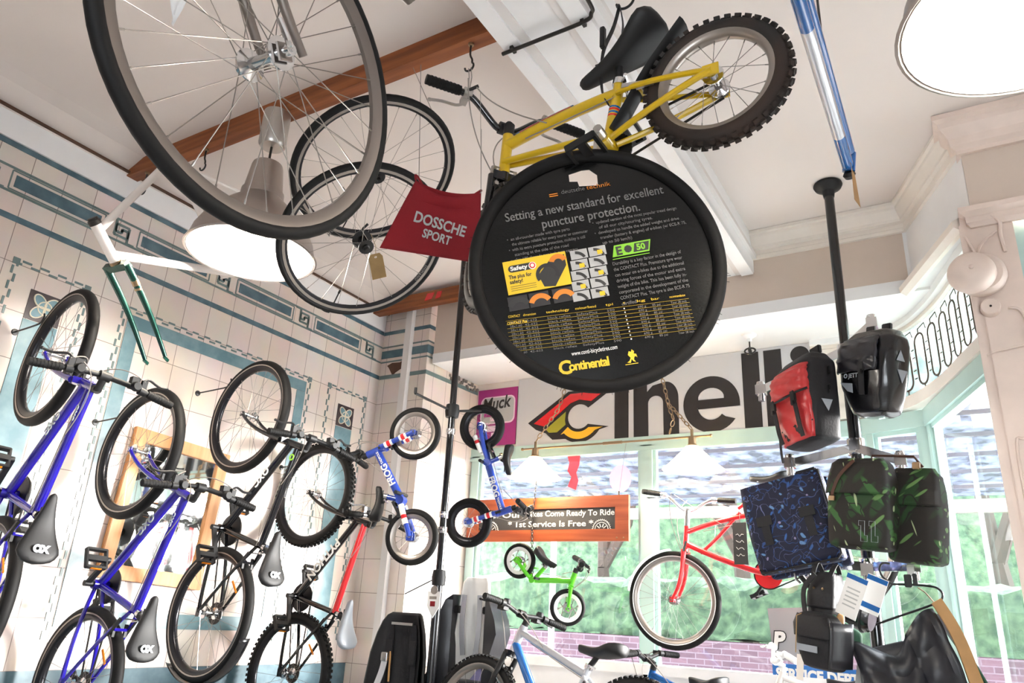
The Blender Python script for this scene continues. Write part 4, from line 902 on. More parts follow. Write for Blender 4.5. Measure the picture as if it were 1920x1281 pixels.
# white frame with the green fork
Rw = ((.10041, -.39181, -.91455), (.98695, .15551, .04174), (.12587, -.90681, .40231))
t = thing('frameset', 'bare white bicycle frame with dark green fork hanging by the tiled wall', 'bicycle frame', frame((-2.6385*1.2, 1.8992*1.2, 1.55+1.3552*1.2), *[Vector(c)*1.2 for c in Rw]))
MB().tube([(.37, 0, .56), (.415, 0, .42)], .019, 16).tube([(.378, 0, .535), (-.15, 0, .50)], .0145, 12).tube([(.405, 0, .445), (0, 0, 0)], .0165, 12).tube([(0, 0, 0), (-.155, 0, .52)], .0145, 12).tube([(0, -.035, 0), (0, .035, 0)], .02, 12).tube([(-.02, .03, 0), (-.40, .06, .06)], .009, 8).tube([(-.02, -.03, 0), (-.40, -.06, .06)], .009, 8).tube([(-.14, .012, .47), (-.40, .06, .06)], .008, 8).tube([(-.14, -.012, .47), (-.40, -.06, .06)], .008, 8).build('main_frame', MT['whitepaint'], t)
MB().tube([(.366, 0, .572), (.37, 0, .556)], .0215, 16).tube([(.363, 0, .58), (.366, 0, .57)], .018, 16).build('headset_cup', MT['darksteel'], t)
MB().tube([(.4155, 0, .42), (.419, 0, .409)], .021, 16).build('headset_race', MT['brass'], t)
d = Vector((.018, -.007, -.003)); outline('head_badge', [[(-.006, -.012), (.006, -.012), (.008, .006), (0, .014), (-.008, .006)]], .0015, MT['brownleather'], t, frame((.412, .0, .47), (0, 1, 0), (-.3, 0, .95), (.95, 0, .3)))
b = MB(); b.bar((.424, -.052, .402), (.424, .052, .402), .026, .028)
for s in (-1, 1):
    c0 = Vector((.424, s*.047, .402)); e = Vector((.575, s*.05, .072)); b.tube([c0+(e-c0)*k/10 + Vector((-.035, 0, -.012))*math.sin(PI*k/10)*.3 for k in range(11)], [.0145-.007*k/10 for k in range(11)], 12); b.box((e.x+.004, e.y, e.z-.008), (.012, .005, .026))
fo = b.build('fork', MT['dkgreen'], t)
MB().tube([(.443, .047, .345), (.452, .047, .325)], .0142, 12).tube([(.456, .047, .315), (.460, .047, .308)], .0142, 12).build('gold_band', MT['brass'], fo)

# blue and white frame along the ceiling at upper right
t = thing('frameset', 'blue and white bicycle frame hanging along the ceiling beside the right lamp', 'bicycle frame', tr(-.222, 2.72, 3.25))
for y0, y1, m in ((.02, -.19, 'skyblue'), (-.19, -.78, 'silverpaint'), (-.78, -1.35, 'skyblue')):
    MB().tube([(0, y0, 0), (0, y1, .0)], .0215, 16).build('down_tube', MT[m], t)
MB().tube([(.020, -.03, .026), (.020, -1.0, .03), (.018, -1.3, .035)], .015, 12).build('top_tube', MT['skyblue'], t)
MB().tube([(.0, .035, -.02), (.012, .02, .05)], .0235, 16).build('head_tube', MT['skyblue'], t)
MB().lathe([(0, -.018), (.016, -.014), (.0235, 0), (.016, .014), (0, .018)], 18, tr(.0, .045, -.03) @ rot('X', .9)).build('head_plug', MT['black'], t)
MB().tube([(.0, -1.35, 0), (.03, -1.2, .5)], .015, 12).build('seat_tube', MT['skyblue'], t)
MB().tube([(.02, -.6, .06), (.02, -.6, .73)], .004, 6).build('hanging_wire', MT['wire'], t)
tg = thing('price_tag', 'narrow tan paper tag hanging under the blue and white frame', 'tag', frame((-.205, 2.70, 3.13), (.5, .86, 0), (0, 0, 1), (.86, -.5, 0)))
outline('card', [[(-.008, -.06), (.022, -.085), (.012, .05), (-.004, .075)]], .0012, MT['tan'], tg, Matrix())
MB().tube([(0, .07, 0), (-.005, .10, 0)], .001, 5).build('string', MT['kraft'], tg)

t = thing('price_tag', 'black card tag with chalk writing hanging on the red cruiser beside the floral bag', 'tag', tr(-1.235, 4.80, 2.06))
MB().box((0, 0, 0), (.085, .004, .25)).build('card', MT['slate'], t, smooth=False)
b = MB()
for k in range(4): b.tube([(-.025+.012*q, -.003, .05-.04*k+.008*math.sin(q*2.3+k)) for q in range(5)], .0018, 5)
b.build('chalk_scribble', MT['chalk'], t); MB().tube([(0, 0, .12), (.0, .03, .20)], .0015, 5).build('string', MT['wire'], t)
t = thing('pennant', 'small white triangular pennant hanging near the ceiling inside the big wheel rim', 'flag', frame((-1.605, .845, 3.028), (.95, .3, 0), (-.3, .95, 0), (0, 0, 1)))
o = MB().grid([[(-.07+.14*i/8+.07*(1-2*i/8)*j/8, .004*math.sin(i+j), .16-.24*j/8) for i in range(9)] for j in range(9)]).build('cloth', MT['gloss_white'], t); o.modifiers.new('thickness', 'SOLIDIFY').thickness = .001
MB().tube([(-.5, 0, .22), (-.07, 0, .16), (.07, 0, .16), (.5, 0, .25)], .0015, 5).build('cord', MT['cablegrey'], t)
# ================================================================== LAMPS, TIMBERS, POLES, SIGNS
def bell_lamp(label, x, y, z, r, ztop, power, canopy=True):
    t = thing('pendant_lamp', label, 'lamp', tr(x, y, z), 'aluminium bell lamps'); k = r/.29
    prof = [(.29, 0), (.288, .012), (.272, .075), (.240, .14), (.195, .20), (.150, .245), (.118, .275), (.100, .295)]
    pr = [(a*k, c*k) for a, c in prof]; b = MB().lathe(pr + [(a*k-.004, c*k-.002) for a, c in reversed(prof)], 48, loop=True); b.build('shade', MT['shade'], t, ang=60)
    MB().lathe([(a*k-.005, c*k-.003) for a, c in prof] + [(0, .292*k)], 48).build('shade_lining', MT['enamel'], t)
    MB().lathe([(.30*k, -.003), (.292*k, -.006), (.284*k, .002), (.29*k, .008)], 48, loop=True).build('rim', MT['shade'], t)
    MB().lathe([(.102*k, .288*k), (.100*k, .33*k), (.092*k, .335*k), (.075*k, .47*k), (.070*k, .485*k), (0, .487*k)], 32).build('neck', MT['shade'], t)
    MB().tube([(0, 0, .48*k), (0, 0, ztop-z-.19)], .006, 8).build('suspension_rod', MT['darksteel'], t)
    if canopy: MB().lathe([(0, -.195), (.056, -.195), (.066, -.18), (.066, 0), (0, 0)], 28, tr(0, 0, ztop-z)).build('canopy', MT['alu'], t)
    MB().lathe([(.022, .0), (.024, .09), (.018, .12), (0, .12)], 16, tr(0, 0, .145*k)).build('socket', MT['brass'], t)
    MB().lathe([(0, -.06), (.028, -.05), (.045, -.015), (.040, .02), (.02, .05), (0, .055)], 20, tr(0, 0, .10*k)).build('bulb', MT['bulb'], t)
    lt = light('lamp_light', 'POINT', (x, y, z+.03*k), power, (1.0, .94, .86), shadow_soft_size=.05)
    return t
bell_lamp('large aluminium bell lamp hanging from the timber beam behind the big wheel', -2.72, 2.055, 3.085, .29, 3.87, 20)
bell_lamp('large bell lamp at top right, only its glowing white underside in the photo', .235, 1.42, 2.66, .232, 3.98, 16, False)

def timber(label, x0, x1, y0, y1, z0, z1, marks=()):
    o = thing('timber_beam', label, 'beam', tr((x0+x1)/2, (y0+y1)/2, (z0+z1)/2))
    MB().box((0, 0, 0), (x1-x0, y1-y0, z1-z0)).build('beam', MT['timber'], o, smooth=False)
    for (x, c, w) in marks:
        MB().prism([(-w, -.03), (w*.6, -.022), (w, .028), (-w*.5, .03)], .002, tr(x-(x0+x1)/2, -(y1-y0)/2-.001, 0) @ rot('X', PI/2)).build('paint_mark', MT['red'], o, smooth=False)
    return o
timber('orange stained timber beam crossing the ceiling from tiled wall to white beam', -3.99, -1.37, 2.065, 2.135, 3.875, 3.978)
timber('short orange timber beam with red paint marks in the far tiled corner', -3.99, -2.55, 4.28, 4.36, 3.845, 3.945, [(-3.42, 0, .045), (-3.33, 0, .03), (-2.95, 0, .04), (-2.86, 0, .03)])

def hook(label, top, drop, r=.022, turn=0.0, group='bike hooks in the timber beam'):
    t = thing('ceiling_hook', label, 'hook', tr(*top) @ rot('Z', turn), group)
    pts = [(0, 0, .0), (0, 0, -drop*.5), (.012, 0, -drop*.75)] + [(.0+r*math.cos(a), 0, -drop-r*.2+r*math.sin(a)) for a in [.9-.5*k for k in range(9)]]
    MB().tube(poly_smooth(pts, 3), .0045, 8).build('hook_rod', MT['wire'], t); MB().lathe([(0, 0), (.014, 0), (.012, -.012), (0, -.014)], 12).build('hook_plate', MT['brass'], t)
    return t
hook('black hook in the timber beam above the yellow bike handlebar', (-1.58, 2.095, 3.878), .12)
hook('black hook in the timber beam left of the bell lamp, seen inside the big wheel', (-3.32, 2.10, 3.878), .11)
hook('black hook at the wall end of the timber beam above the white frame', (-3.84, 2.10, 3.878), .12)
hook('black ceiling hook above the yellow bike saddle at the top edge', (-.745, 1.80, 3.977), .50, .03, 0, None)
t = thing('hanging_strap', 'thin clear strap tying the yellow handlebar to its beam hook', 'strap', tr(-1.58, 2.1, 3.75))
for dx in (-.006, .006): MB().tube([(dx, 0, 0), (.21+dx, -.27, -.33), (.35, -.46, -.60)], .0018, 5).build('cord', MT['cablegrey'], t)
MB().tube([(.34, -.47, -.585), (.38, -.45, -.56)], .006, 6).build('buckle', MT['black'], t)
t = thing('hanging_strap', 'black strap hanging the yellow bike by its seat tube from the ceiling hook', 'strap', tr(-.76, 1.77, 3.45))
MB().tube(poly_smooth([(.0, .02, .0), (-.012, .0, -.10), (-.035, -.03, -.22), (-.035, -.035, -.36), (-.01, -.04, -.43)], 5), .009, 6, flat=.3).build('webbing', MT['nylon'], t)
MB().tube(poly_smooth([(.0, .02, .0), (.02, .0, -.10), (.03, -.03, -.22), (.02, .035, -.34), (.01, .02, -.43)], 5), .007, 6, flat=.3).build('webbing', MT['nylon'], t)
MB().box((-.035, -.032, -.16), (.016, .02, .08)).build('strap_buckle', MT['black'], t, bevel=.003)
t = thing('conduit', 'thin black metal rod clipped across the underside of the white ceiling beam', 'rod', tr(-1.17, 2.03, 3.685))
MB().tube(poly_smooth([(-.20, 0, 0), (.0, -.003, 0), (.17, -.008, .0), (.20, -.015, .02), (.215, -.06, .02), (.215, -.3, .02)], 5), .008, 8).build('rod', MT['darksteel'], t)
for x in (-.15, .16): MB().box((x, 0, .004), (.014, .034, .016)).build('clip', MT['darksteel'], t)

# ------------------------------------------------------------------ the black tyre advert
dM = frame((-.7799, 1.6823, 2.4602), (.8622, .4535, .2259), (-.1514, -.1948, .9691), (.4835, -.8697, -.0993))
t = thing('tyre_display', 'black tyre filled by a round printed advert card, hanging from the yellow bike', 'advertising display', dM)
b = MB().lathe([(.332+.0185*math.cos(a)*1.0, .020*math.sin(a)) for a in [2*PI*k/14 for k in range(14)]], 96, loop=True)
b.build('tyre', MT['rubber2'], t)
b = MB(); random.seed(2)
for k in range(34):
    a = random.uniform(0, 2*PI); p = Vector((math.cos(a), math.sin(a), 0)); zo = random.uniform(-.008, .008); b.tube([p*.349+Vector((0, 0, zo)), p*.357+Vector((0, 0, zo*1.6))], .0006, 4)
b.build('tyre_whiskers', MT['rubber'], t)
circ = [(.322*math.cos(2*PI*k/96), .322*math.sin(2*PI*k/96)) for k in range(96)]
hole = [(-.020, .284), (-.022, .262), (.000, .258), (.002, .243), (.054, .236), (.058, .268), (.040, .288), (.018, .290)]
cd = outline('advert_card', [circ, hole], .003, MT['card'], t, tr(0, 0, -.004))
def put_text(parent, name, body, x0, x1, y, size, m, bold=0, z=.0, sl=0.0, M=None):
    cu = bpy.data.curves.new('m', 'FONT'); cu.body = body; cu.size = size; o_ = bpy.data.objects.new('m', cu); COL.objects.link(o_); bpy.context.view_layer.update(); wd = max(1e-4, o_.dimensions.x); bpy.data.objects.remove(o_); bpy.data.curves.remove(cu)
    return text(name, body, size, MT[m], parent, (M or Matrix()) @ tr(x0, y, z) @ rot('Z', sl), bold=bold, depth=.0004, xs=(x1-x0)/wd)
Z = .0035
put_text(cd, 'headline', 'Setting a new standard for excellent', -.220, .226, .176, .036, 'print_grey', .0004, Z)
put_text(cd, 'headline', 'puncture protection.', -.124, .150, .138, .037, 'print_grey', .0004, Z)
put_text(cd, 'small_print', 'deutsche', -.052, .014, .228, .018, 'print_grey', 0, Z); put_text(cd, 'small_print', 'technik', .020, .088, .228, .018, 'print_orange', 0, Z)
for q in (0, 1): MB().box((-.074, .233-q*.006, Z), (.024, .003, .0006)).build('flag_mark', MT['print_orange'], cd, smooth=False)
for i, (a, w) in enumerate((('•  an all-rounder made with tyre parts', .175), ('    the ultimate reliable for every tourer or commuter', .212), ('•  with its extra puncture protection, mobility is still', .212), ('    standing at the side of the road', .150), ('•  also 180 threads per inch tyre carcass', .185))):
    put_text(cd, 'small_print', a, -.226, -.226+w, .118-i*.0155, .0125, 'print_grey', 0, Z)
for i, (a, w) in enumerate((('•  updated version of the most popular tread design', .236), ('    of all our city/touring tyres.', .150), ('•  developed to handle the added weight and drive', .236), ('    transfer (battery & engine) of e-bikes (w/ ECE-R 75,', .240), ('    up to 50 km/h)', .082))):
    put_text(cd, 'small_print', a, .014, .014+w, .122-i*.0155, .0125, 'print_grey', 0, Z)
for i, a in enumerate(('Durability is a key factor in the design of', 'the CONTACT Plus. Premature tyre wear', 'can occur on e-bikes due to the additional', 'driving forces of the motor and extra', 'weight of the bike. This has been fully in-', 'corporated in the development of the', 'CONTACT Plus. The tyre is also ECE-R 75')):
    put_text(cd, 'small_print', a, .043, .232, -.006-i*.0165, .0135, 'print_grey', 0, Z)
put_text(cd, 'small_print', 'certified.', .043, .085, -.006-7*.0165, .0135, 'print_grey', 0, Z)
# eco logo
MB().prism([(.048, .017), (.150, .017), (.160, .050), (.058, .050)], .0006, tr(0, 0, Z)).build('logo_panel', MT['print_green'], cd, smooth=False)
text('logo_text', 'E', .034, MT['print_dark'], cd, tr(.060, .021, Z+.0009), bold=.0012); MB().lathe([(0, 0), (.011, 0), (.011, .0006), (0, .0006)], 8, tr(.094, .0335, Z+.0006)).build('logo_gear', MT['print_dark'], cd, smooth=False)
MB().prism([(.107, .021), (.148, .021), (.155, .046), (.114, .046)], .0005, tr(0, 0, Z+.0006)).build('logo_panel', MT['print_dark'], cd, smooth=False); text('logo_text', '50', .024, MT['print_green'], cd, tr(.117, .0255, Z+.0016), bold=.0008)
MB().box((.098, .011, Z), (.102, .002, .0006)).build('logo_rule', MT['print_green'], cd, smooth=False)
# yellow safety panel
MB().prism([(-.250, -.036), (-.076, -.036), (-.076, .060), (-.250, .060)], .0006, tr(0, 0, Z)).build('safety_panel', MT['print_yellow'], cd, smooth=False)
MB().prism(arc(-.228, .036, .010, PI/2, 3*PI/2, 8)+arc(-.176, .036, .010, -PI/2, PI/2, 8), .0005, tr(0, 0, Z+.0006)).build('safety_badge', MT['print_dark'], cd, smooth=False)
put_text(cd, 'safety_text', 'Safety', -.232, -.186, .031, .0165, 'print_white', .0005, Z+.0015)
for r_, m_ in ((.0105, 'print_white'), (.008, 'red'), (.005, 'print_white')): MB().lathe([(0, 0), (r_, 0), (r_, .0004*(12-r_*1000)), (0, .0004*(12-r_*1000))], 20, tr(-.171, .036, Z+.0006)).build('safety_mark', MT[m_], cd, smooth=False)
put_text(cd, 'safety_text', 'The plus for', -.240, -.178, .008, .0155, 'print_dark', .0003, Z+.0012); put_text(cd, 'safety_text', 'safety!', -.240, -.205, -.006, .0155, 'print_dark', .0003, Z+.0012)
for k in range(3): MB().box((-.205, -.014-k*.006, Z+.0006), (.07, .0012, .0004)).build('print_line', MT['print_dark'], cd, smooth=False)
def arc_band(cx, cy, r0, r1, a0, a1, m, zz): MB().prism(arc(cx, cy, r1, a0, a1, 16)+list(reversed(arc(cx, cy, r0, a0, a1, 16))), .0005, tr(0, 0, zz)).build('tyre_picture', MT[m], cd, smooth=False)
MB().prism([(-.150, -.030), (-.120, -.034), (-.080, .020), (-.080, .052), (-.115, .050), (-.160, .005)], .0004, tr(0, 0, Z+.0006)).build('tyre_picture', MT['print_dark'], cd, smooth=False)
arc_band(-.135, .003, .022, .032, -.4, PI+.5, 'print_black', Z+.0012); arc_band(-.100, .030, .012, .026, .3, PI*.9, 'print_orange', Z+.0012)
for i, x in enumerate((-.226, -.168, -.104)):
    MB().box((x-.002, -.062, Z), (.054, .040, .0005)).build('picture_panel', MT['print_black'], cd, smooth=False); arc_band(x, -.080, .020, .034, .5, PI-.4, ['print_dark', 'print_orange', 'print_orange'][i], Z+.0008)
# ten small product pictures
for i in range(5):
    for j in range(2):
        x = -.040+j*.051-.0045*i; y = .044-i*.0295; c = MB().box((x, y, Z), (.047, .027, .0006)).build('picture_tile', MT['print_tile'], cd, smooth=False)
        a = random.uniform(-.9, .9); b = MB()
        b.prism(arc(x-.012, y-.022, .032, .35+a*.1, 1.5, 8)+list(reversed(arc(x-.012, y-.022, .024, .35+a*.1, 1.5, 8))), .0004, tr(0, 0, Z+.0006))
        b.build('picture_stroke', MT['print_dark'], c, smooth=False)
        if (i+j) % 2: MB().box((x+.006, y-.004, Z+.0008), (.014, .012, .0006)).build('picture_patch', MT['print_yellow'], c, smooth=False)
# size table
cols_ = [(-.262, .032), (-.222, .034), (-.160, .062), (-.082, .056), (.000, .020), (.047, .006), (.083, .022), (.122, .022), (.172, .042)]
for i in range(9):
    y = -.106-i*.0107
    b = MB(); b.bar((-.270, y, Z), (.222, y-.030, Z), .0005, .0005); b.build('table_rule', MT['print_yellow'], cd, smooth=False)
    for j, (x, w) in enumerate(cols_):
        yy = y-.0055-(x+.27)*.061
        if j == 5: MB().lathe([(0, 0), (.002, 0), (.002, .0005), (0, .0005)], 8, tr(x, yy, Z)).build('table_dot', MT['print_white'], cd, smooth=False)
        else: put_text(cd, 'table_entry', ['28x1.60', '42-622', 'black reflex', 'SafetyPlus', '590', '', '690 g', '85 psi', 'Tour 28 inch'][j], x, x+w, yy-.003, .0085, 'print_grey', 0, Z, -.061)
for j, (x, w) in enumerate(cols_): put_text(cd, 'table_heading', ['CONTACT', 'dimension', 'technology', 'colour/bead', 'tpi', '', 'kg', 'bar', 'recommendation'][j] or 'x', x, x+w, -.098-(x+.27)*.061, .0095, 'print_yellow', 0, Z, -.061)
put_text(cd, 'table_heading', 'CONTACT Plus', -.268, -.215, -.117, .0105, 'print_yellow', .0003, Z, -.04)
put_text(cd, 'web_address', 'www.conti-bicycletires.com', -.116, .006, -.232, .0165, 'print_white', .0001, Z, -.03)
cm = Matrix.Translation((0, 0, Z)) @ tr(-.158, -.273, 0) @ rot('Z', -.035)
text('brand_lettering', 'C', .050, MT['print_yellow'], cd, cm @ tr(0, -.003, 0), bold=.0016, depth=.0004)
text('brand_lettering', 'ontinental', .034, MT['print_yellow'], cd, cm @ tr(.028, .003, 0), bold=.0011, depth=.0004, xs=.90, spacing=.88)
hs = [(0, 0), (.008, .004), (.012, .012), (.006, .020), (.010, .030), (.016, .027), (.018, .034), (.024, .028), (.022, .022), (.028, .020), (.030, .010), (.026, .014), (.022, .013), (.020, .006), (.024, -.001), (.018, .001), (.014, .008), (.010, -.002)]
MB().prism(hs, .0005, cm @ tr(.180, .002, 0)).build('brand_emblem', MT['print_yellow'], cd, smooth=False); MB().box((.192, -.003, 0), (.034, .002, .0006), cm).build('brand_emblem', MT['print_yellow'], cd, smooth=False)

# ------------------------------------------------------------------ red cloth bag
pTL, pTR, pBR, pBL = Vector((-1.306, 1.515, 2.783)), Vector((-1.150, 1.640, 2.764)), Vector((-1.205, 1.735, 2.582)), Vector((-1.439, 1.537, 2.593))
c0 = (pTL+pTR+pBR+pBL)/4; ux = ((pTR-pTL)+(pBR-pBL)).normalized(); nz_ = ux.cross((pTL-pBL)+(pTR-pBR)).normalized(); uy = nz_.cross(ux); bM = frame(c0, ux, uy, nz_); Bi = bM.inverted()
t = thing('cloth_bag', 'red cotton musette bag with white lettering hanging beside the black tyre advert', 'bag', bM)
def cloth(off, sagk, nu=26, nv=14):
    A, B, C_, D = [Bi @ p for p in (pTL, pTR, pBR, pBL)]; G = []
    for j in range(nv+1):
        v = j/nv; row = []
        for i in range(nu+1):
            u = i/nu; p = (A*(1-u)+B*u)*(1-v) + (D*(1-u)+C_*u)*v; sag = sagk*(math.sin(PI*min(1, u*1.05))**0.8)*(1-v)**2.2
            p = p + Vector((0, -sag, off + .006*math.sin(u*7+v*3)*(1-v*.5) + .010*math.sin(PI*u)*math.sin(PI*v)*(1 if off >= 0 else -1) - (.012*math.exp(-((v-.2)/.06)**2) if off >= 0 else 0)*math.sin(PI*u)))
            row.append(p)
        G.append(row)
    return MB().grid(G)
cl_ = cloth(.004, .030).build('front_panel', MT['redcloth'], t); cl_.modifiers.new('thickness', 'SOLIDIFY').thickness = .0015
cl2 = cloth(-.010, .016).build('back_panel', MT['redcloth'], t); cl2.modifiers.new('thickness', 'SOLIDIFY').thickness = .0015
put_text(t, 'lettering', 'DOSSCHE', -.078, .080, -.012, .045, 'print_tile', .0012, .0155, -.13); put_text(t, 'lettering', 'SPORT', -.045, .042, -.054, .037, 'print_tile', .0010, .0165, -.13)
MB().tube(poly_smooth([Bi @ pTL, (Bi @ pTL)+Vector((.004, .01, -.01)), Vector((.0, .03, -.10)), (Bi @ pTR)+Vector((0, .01, -.01))], 6), .004, 6).build('bag_strap', MT['redcloth'], t)
MB().tube([Bi @ pTR, (Bi @ pTR)+Vector((-.03, .19, -.02))], .0008, 5).tube([(Bi @ pTR)+Vector((0, -.005, 0)), (Bi @ pTR)+Vector((-.015, .09, -.02)), (Bi @ pTR)+Vector((-.05, .30, -.06))], .0008, 5).build('hanging_thread', MT['cablegrey'], t)

# ------------------------------------------------------------------ left display pole
PX, PY = -2.725, 3.75
t = thing('display_pole', 'black floor to ceiling display pole carrying the two balance bikes', 'display stand', tr(PX, PY, 0), 'black display poles')
MB().tube([(0, 0, 0), (0, 0, 1.76)], .026, 16).build('lower_tube', MT['blackgloss'], t); MB().tube([(0, 0, 1.70), (0, 0, 3.90)], .0215, 16).build('upper_tube', MT['blackgloss'], t)
MB().lathe([(.0, 0), (.09, 0), (.09, .012), (.03, .03), (0, .03)], 24).build('foot_plate', MT['black'], t); MB().lathe([(0, CZ-.002), (.05, CZ-.002), (.05, CZ-.012), (.022, CZ-.09), (0, CZ-.09)], 24).build('ceiling_cup', MT['black'], t)
MB().lathe([(0, -.045), (.04, -.04), (.046, 0), (.04, .04), (0, .045)], 20, tr(0, 0, 2.765)).build('arm_hub', MT['black'], t)
MB().lathe([(0, -.05), (.038, -.045), (.042, 0), (.036, .04), (0, .05)], 20, tr(0, 0, 1.76)).build('arm_hub', MT['black'], t)
for z in (2.63, 2.12, 2.03): MB().lathe([(.0, -.018), (.029, -.018), (.029, .018), (0, .018)], 16, tr(0, 0, z)).tube([(.0, -.03, z), (.035, -.04, z)], .005, 6).build('pole_clamp', MT['chrome'], t)
for e in ((-.02, -.36, .01), (.02, .30, .07)):
    e = Vector(e); d = e.normalized()
    MB().tube([(0, 0, 2.765), Vector((0, 0, 2.775))+e], .008, 8).tube([Vector((0, 0, 2.775))+e, Vector((0, 0, 2.81))+e], .009, 8).build('hook_arm', MT['black'], t)
MB().tube([(-.02, 0, 1.755), (-.20, -.05, 1.66)], .004, 6).build('side_wire', MT['darksteel'], t)
sg = thing('price_tag', 'white shield-shaped price tag fixed to the left display pole', 'tag', tr(PX, PY-.03, 1.62))
MB().prism([(-.045, .06), (.045, .06), (.045, -.02), (.0, -.085), (-.045, -.02)], .004, rot('X', PI/2)).build('card', MT['white'], sg, smooth=False)
MB().lathe([(0, 0), (.024, 0), (.024, .004), (0, .004)], 18, tr(0, -.004, .068) @ rot('X', PI/2)).build('clip', MT['cablegrey'], sg); MB().box((-.004, -.006, -.008), (.034, .002, .028)).build('print_patch', MT['redcloth'], sg, smooth=False); MB().box((-.004, -.006, .025), (.05, .002, .016)).build('print_patch', MT['cablegrey'], sg, smooth=False)
# right display pole with its chrome arms
QX, QY = -.445, 4.07
t = thing('display_pole', 'black floor to ceiling display pole carrying the bags on chrome arms', 'display stand', tr(QX, QY, 0), 'black display poles')
MB().tube([(0, 0, 0), (0, 0, 3.0)], .031, 16).build('lower_tube', MT['blackgloss'], t); MB().tube([(0, 0, 2.95), (0, 0, CZ-.01)], .026, 16).build('upper_tube', MT['blackgloss'], t)
MB().lathe([(0, CZ-.002), (.075, CZ-.002), (.078, CZ-.014), (.07, CZ-.03), (.034, CZ-.05), (.028, CZ-.09), (0, CZ-.09)], 28).build('ceiling_cup', MT['black'], t); MB().lathe([(.0, 0), (.10, 0), (.10, .012), (.03, .03), (0, .03)], 24).build('foot_plate', MT['black'], t)
def arm(parent, a, b_, name='arm'):
    a, b_ = Vector(a), Vector(b_); d = (b_-a).normalized(); m = MB(); m.bar(a, b_, .010, .042)
    m.tube([b_+Vector((0, 0, .03)), b_-Vector((0, 0, .06))], .017, 10); m.box(tuple(b_), (.05, .05, .05)); m.lathe([(0, -.02), (.02, -.015), (.024, 0), (.02, .015), (0, .02)], 12, tr(*(b_+Vector((0, 0, .03)))))
    return m.build(name, MT['chrome'], parent)
def collar(parent, z): return MB().lathe([(.0, -.04), (.042, -.04), (.042, .04), (.0, .04)], 18, tr(0, 0, z)).box((0, -.045, z), (.05, .03, .05)).build('collar', MT['chrome'], parent, bevel=.003)
collar(t, 2.955); arm(t, (0, -.04, 2.955), (-.42, -.12, 2.76)); arm(t, (0, -.04, 2.965), (.15, -.14, 3.045))
collar(t, 2.45); arm(t, (0, -.04, 2.44), (-.30, -.13, 2.36)); arm(t, (0, -.04, 2.44), (.20, -.15, 2.34))
collar(t, 1.87); arm(t, (0, -.04, 1.87), (-.26, -.13, 1.875)); arm(t, (0, -.04, 1.87), (.20, -.14, 1.865)); arm(t, (0, -.05, 1.82), (.02, -.26, 1.84))

# ------------------------------------------------------------------ alarm bell and conduit on the column
t = thing('alarm_bell', 'round painted alarm bell on the column at right', 'bell', tr(.155, 3.735, 3.13))
Mb = rot('X', PI/2)
MB().lathe([(0, -.01), (.098, -.01), (.104, .0), (.10, .03), (.085, .045), (0, .045)], 36, tr(.035, 0, .0) @ Mb).build('bell_base', MT['column'], t)
MB().lathe([(.092, .035), (.098, .04), (.097, .055), (.088, .085), (.066, .108), (.035, .118), (0, .120)], 40, Mb).build('bell_dome', MT['column'], t); MB().lathe([(0, .118), (.010, .118), (.010, .126), (.006, .130), (0, .131)], 12, Mb).build('bell_nut', MT['column'], t)
t = thing('junction_box', 'small round junction box on the column under the bell', 'junction box', tr(.205, 3.737, 2.965))
MB().lathe([(0, -.005), (.040, -.005), (.040, .03), (.036, .036), (0, .037)], 24, Mb).build('box', MT['column'], t); MB().lathe([(0, .036), (.005, .036), (.005, .040), (0, .040)], 8, Mb).build('screw', MT['darksteel'], t)
t = thing('wiring', 'painted over cables running down the column below the bell', 'cable', tr(.24, 3.736, 2.9))
MB().tube(poly_smooth([(.03, 0, .06), (.07, 0, .045), (.085, 0, -.02), (.085, 0, -.25), (.085, 0, -.9)], 4), .006, 8).tube([(.085, 0, -.12), (-.04, 0, -.135), (-.08, .0, -.15)], .005, 6).tube(poly_smooth([(.085, 0, -.52), (.0, 0, -.53), (-.03, 0, -.55), (-.035, 0, -.8)], 4), .006, 8).build('cable', MT['column'], t)
MB().tube(poly_smooth([(.03, -.01, .52), (.06, -.01, .48), (.055, 0, .42), (.06, 0, .33)], 4), .008, 8).tube(poly_smooth([(-.085, .0, .44), (-.06, .0, .36), (-.055, 0, .30), (-.03, 0, .38), (.04, 0, .44)], 4), .006, 6).build('cable', MT['column'], t)

# ------------------------------------------------------------------ banner over the window
t = thing('shop_banner', 'long white Cinelli banner with winged logo above the window', 'banner', tr(-3.06, 5.118, 2.85))
BX = -3.06
MB().box((1.165, 0, .285), (2.33, .012, .565)).build('board', MT['banner'], t, smooth=False)
bM_ = tr(-BX, -.0075, -2.85+.0) ; FM = Matrix(((1, 0, 0, -BX), (0, 0, -1, -.0075), (0, 1, 0, -2.85), (0, 0, 0, 1)))
def letter(loops, m='print_black', z=0.0, nm='letter'): return outline(nm, loops, .003, MT[m], t, FM @ tr(0, 0, z))
def rect(x0, y0, x1, y1): return [(x0, y0), (x1, y0), (x1, y1), (x0, y1)]
LB, XH = 2.852, 3.250
letter([rect(-2.205, LB, -2.093, XH-.005)])
letter([[(-2.052, LB), (-1.938, LB)] + [(-1.938, 3.08)] + [(-1.938+.058-.058*math.cos(a), 3.10+.055*math.sin(a)) for a in [PI*k/12 for k in range(13)]] + [(-1.822, LB), (-1.706, LB), (-1.706, 3.13)] + [(-1.80+.094*math.cos(a), 3.13+.125*math.sin(a)) for a in [PI/2*k/10 for k in range(1, 11)]] + [(-1.90, 3.235), (-1.945, 3.19), (-1.945, XH-.005), (-2.052, XH-.005)]])
ec, er, ex = (-1.468, 3.052), .205, .202
th = [(.0 + .0) + k*(2*PI-.62)/40 for k in range(41)]
outer = [(ec[0]+ex*math.cos(a), ec[1]+er*math.sin(a)) for a in th]
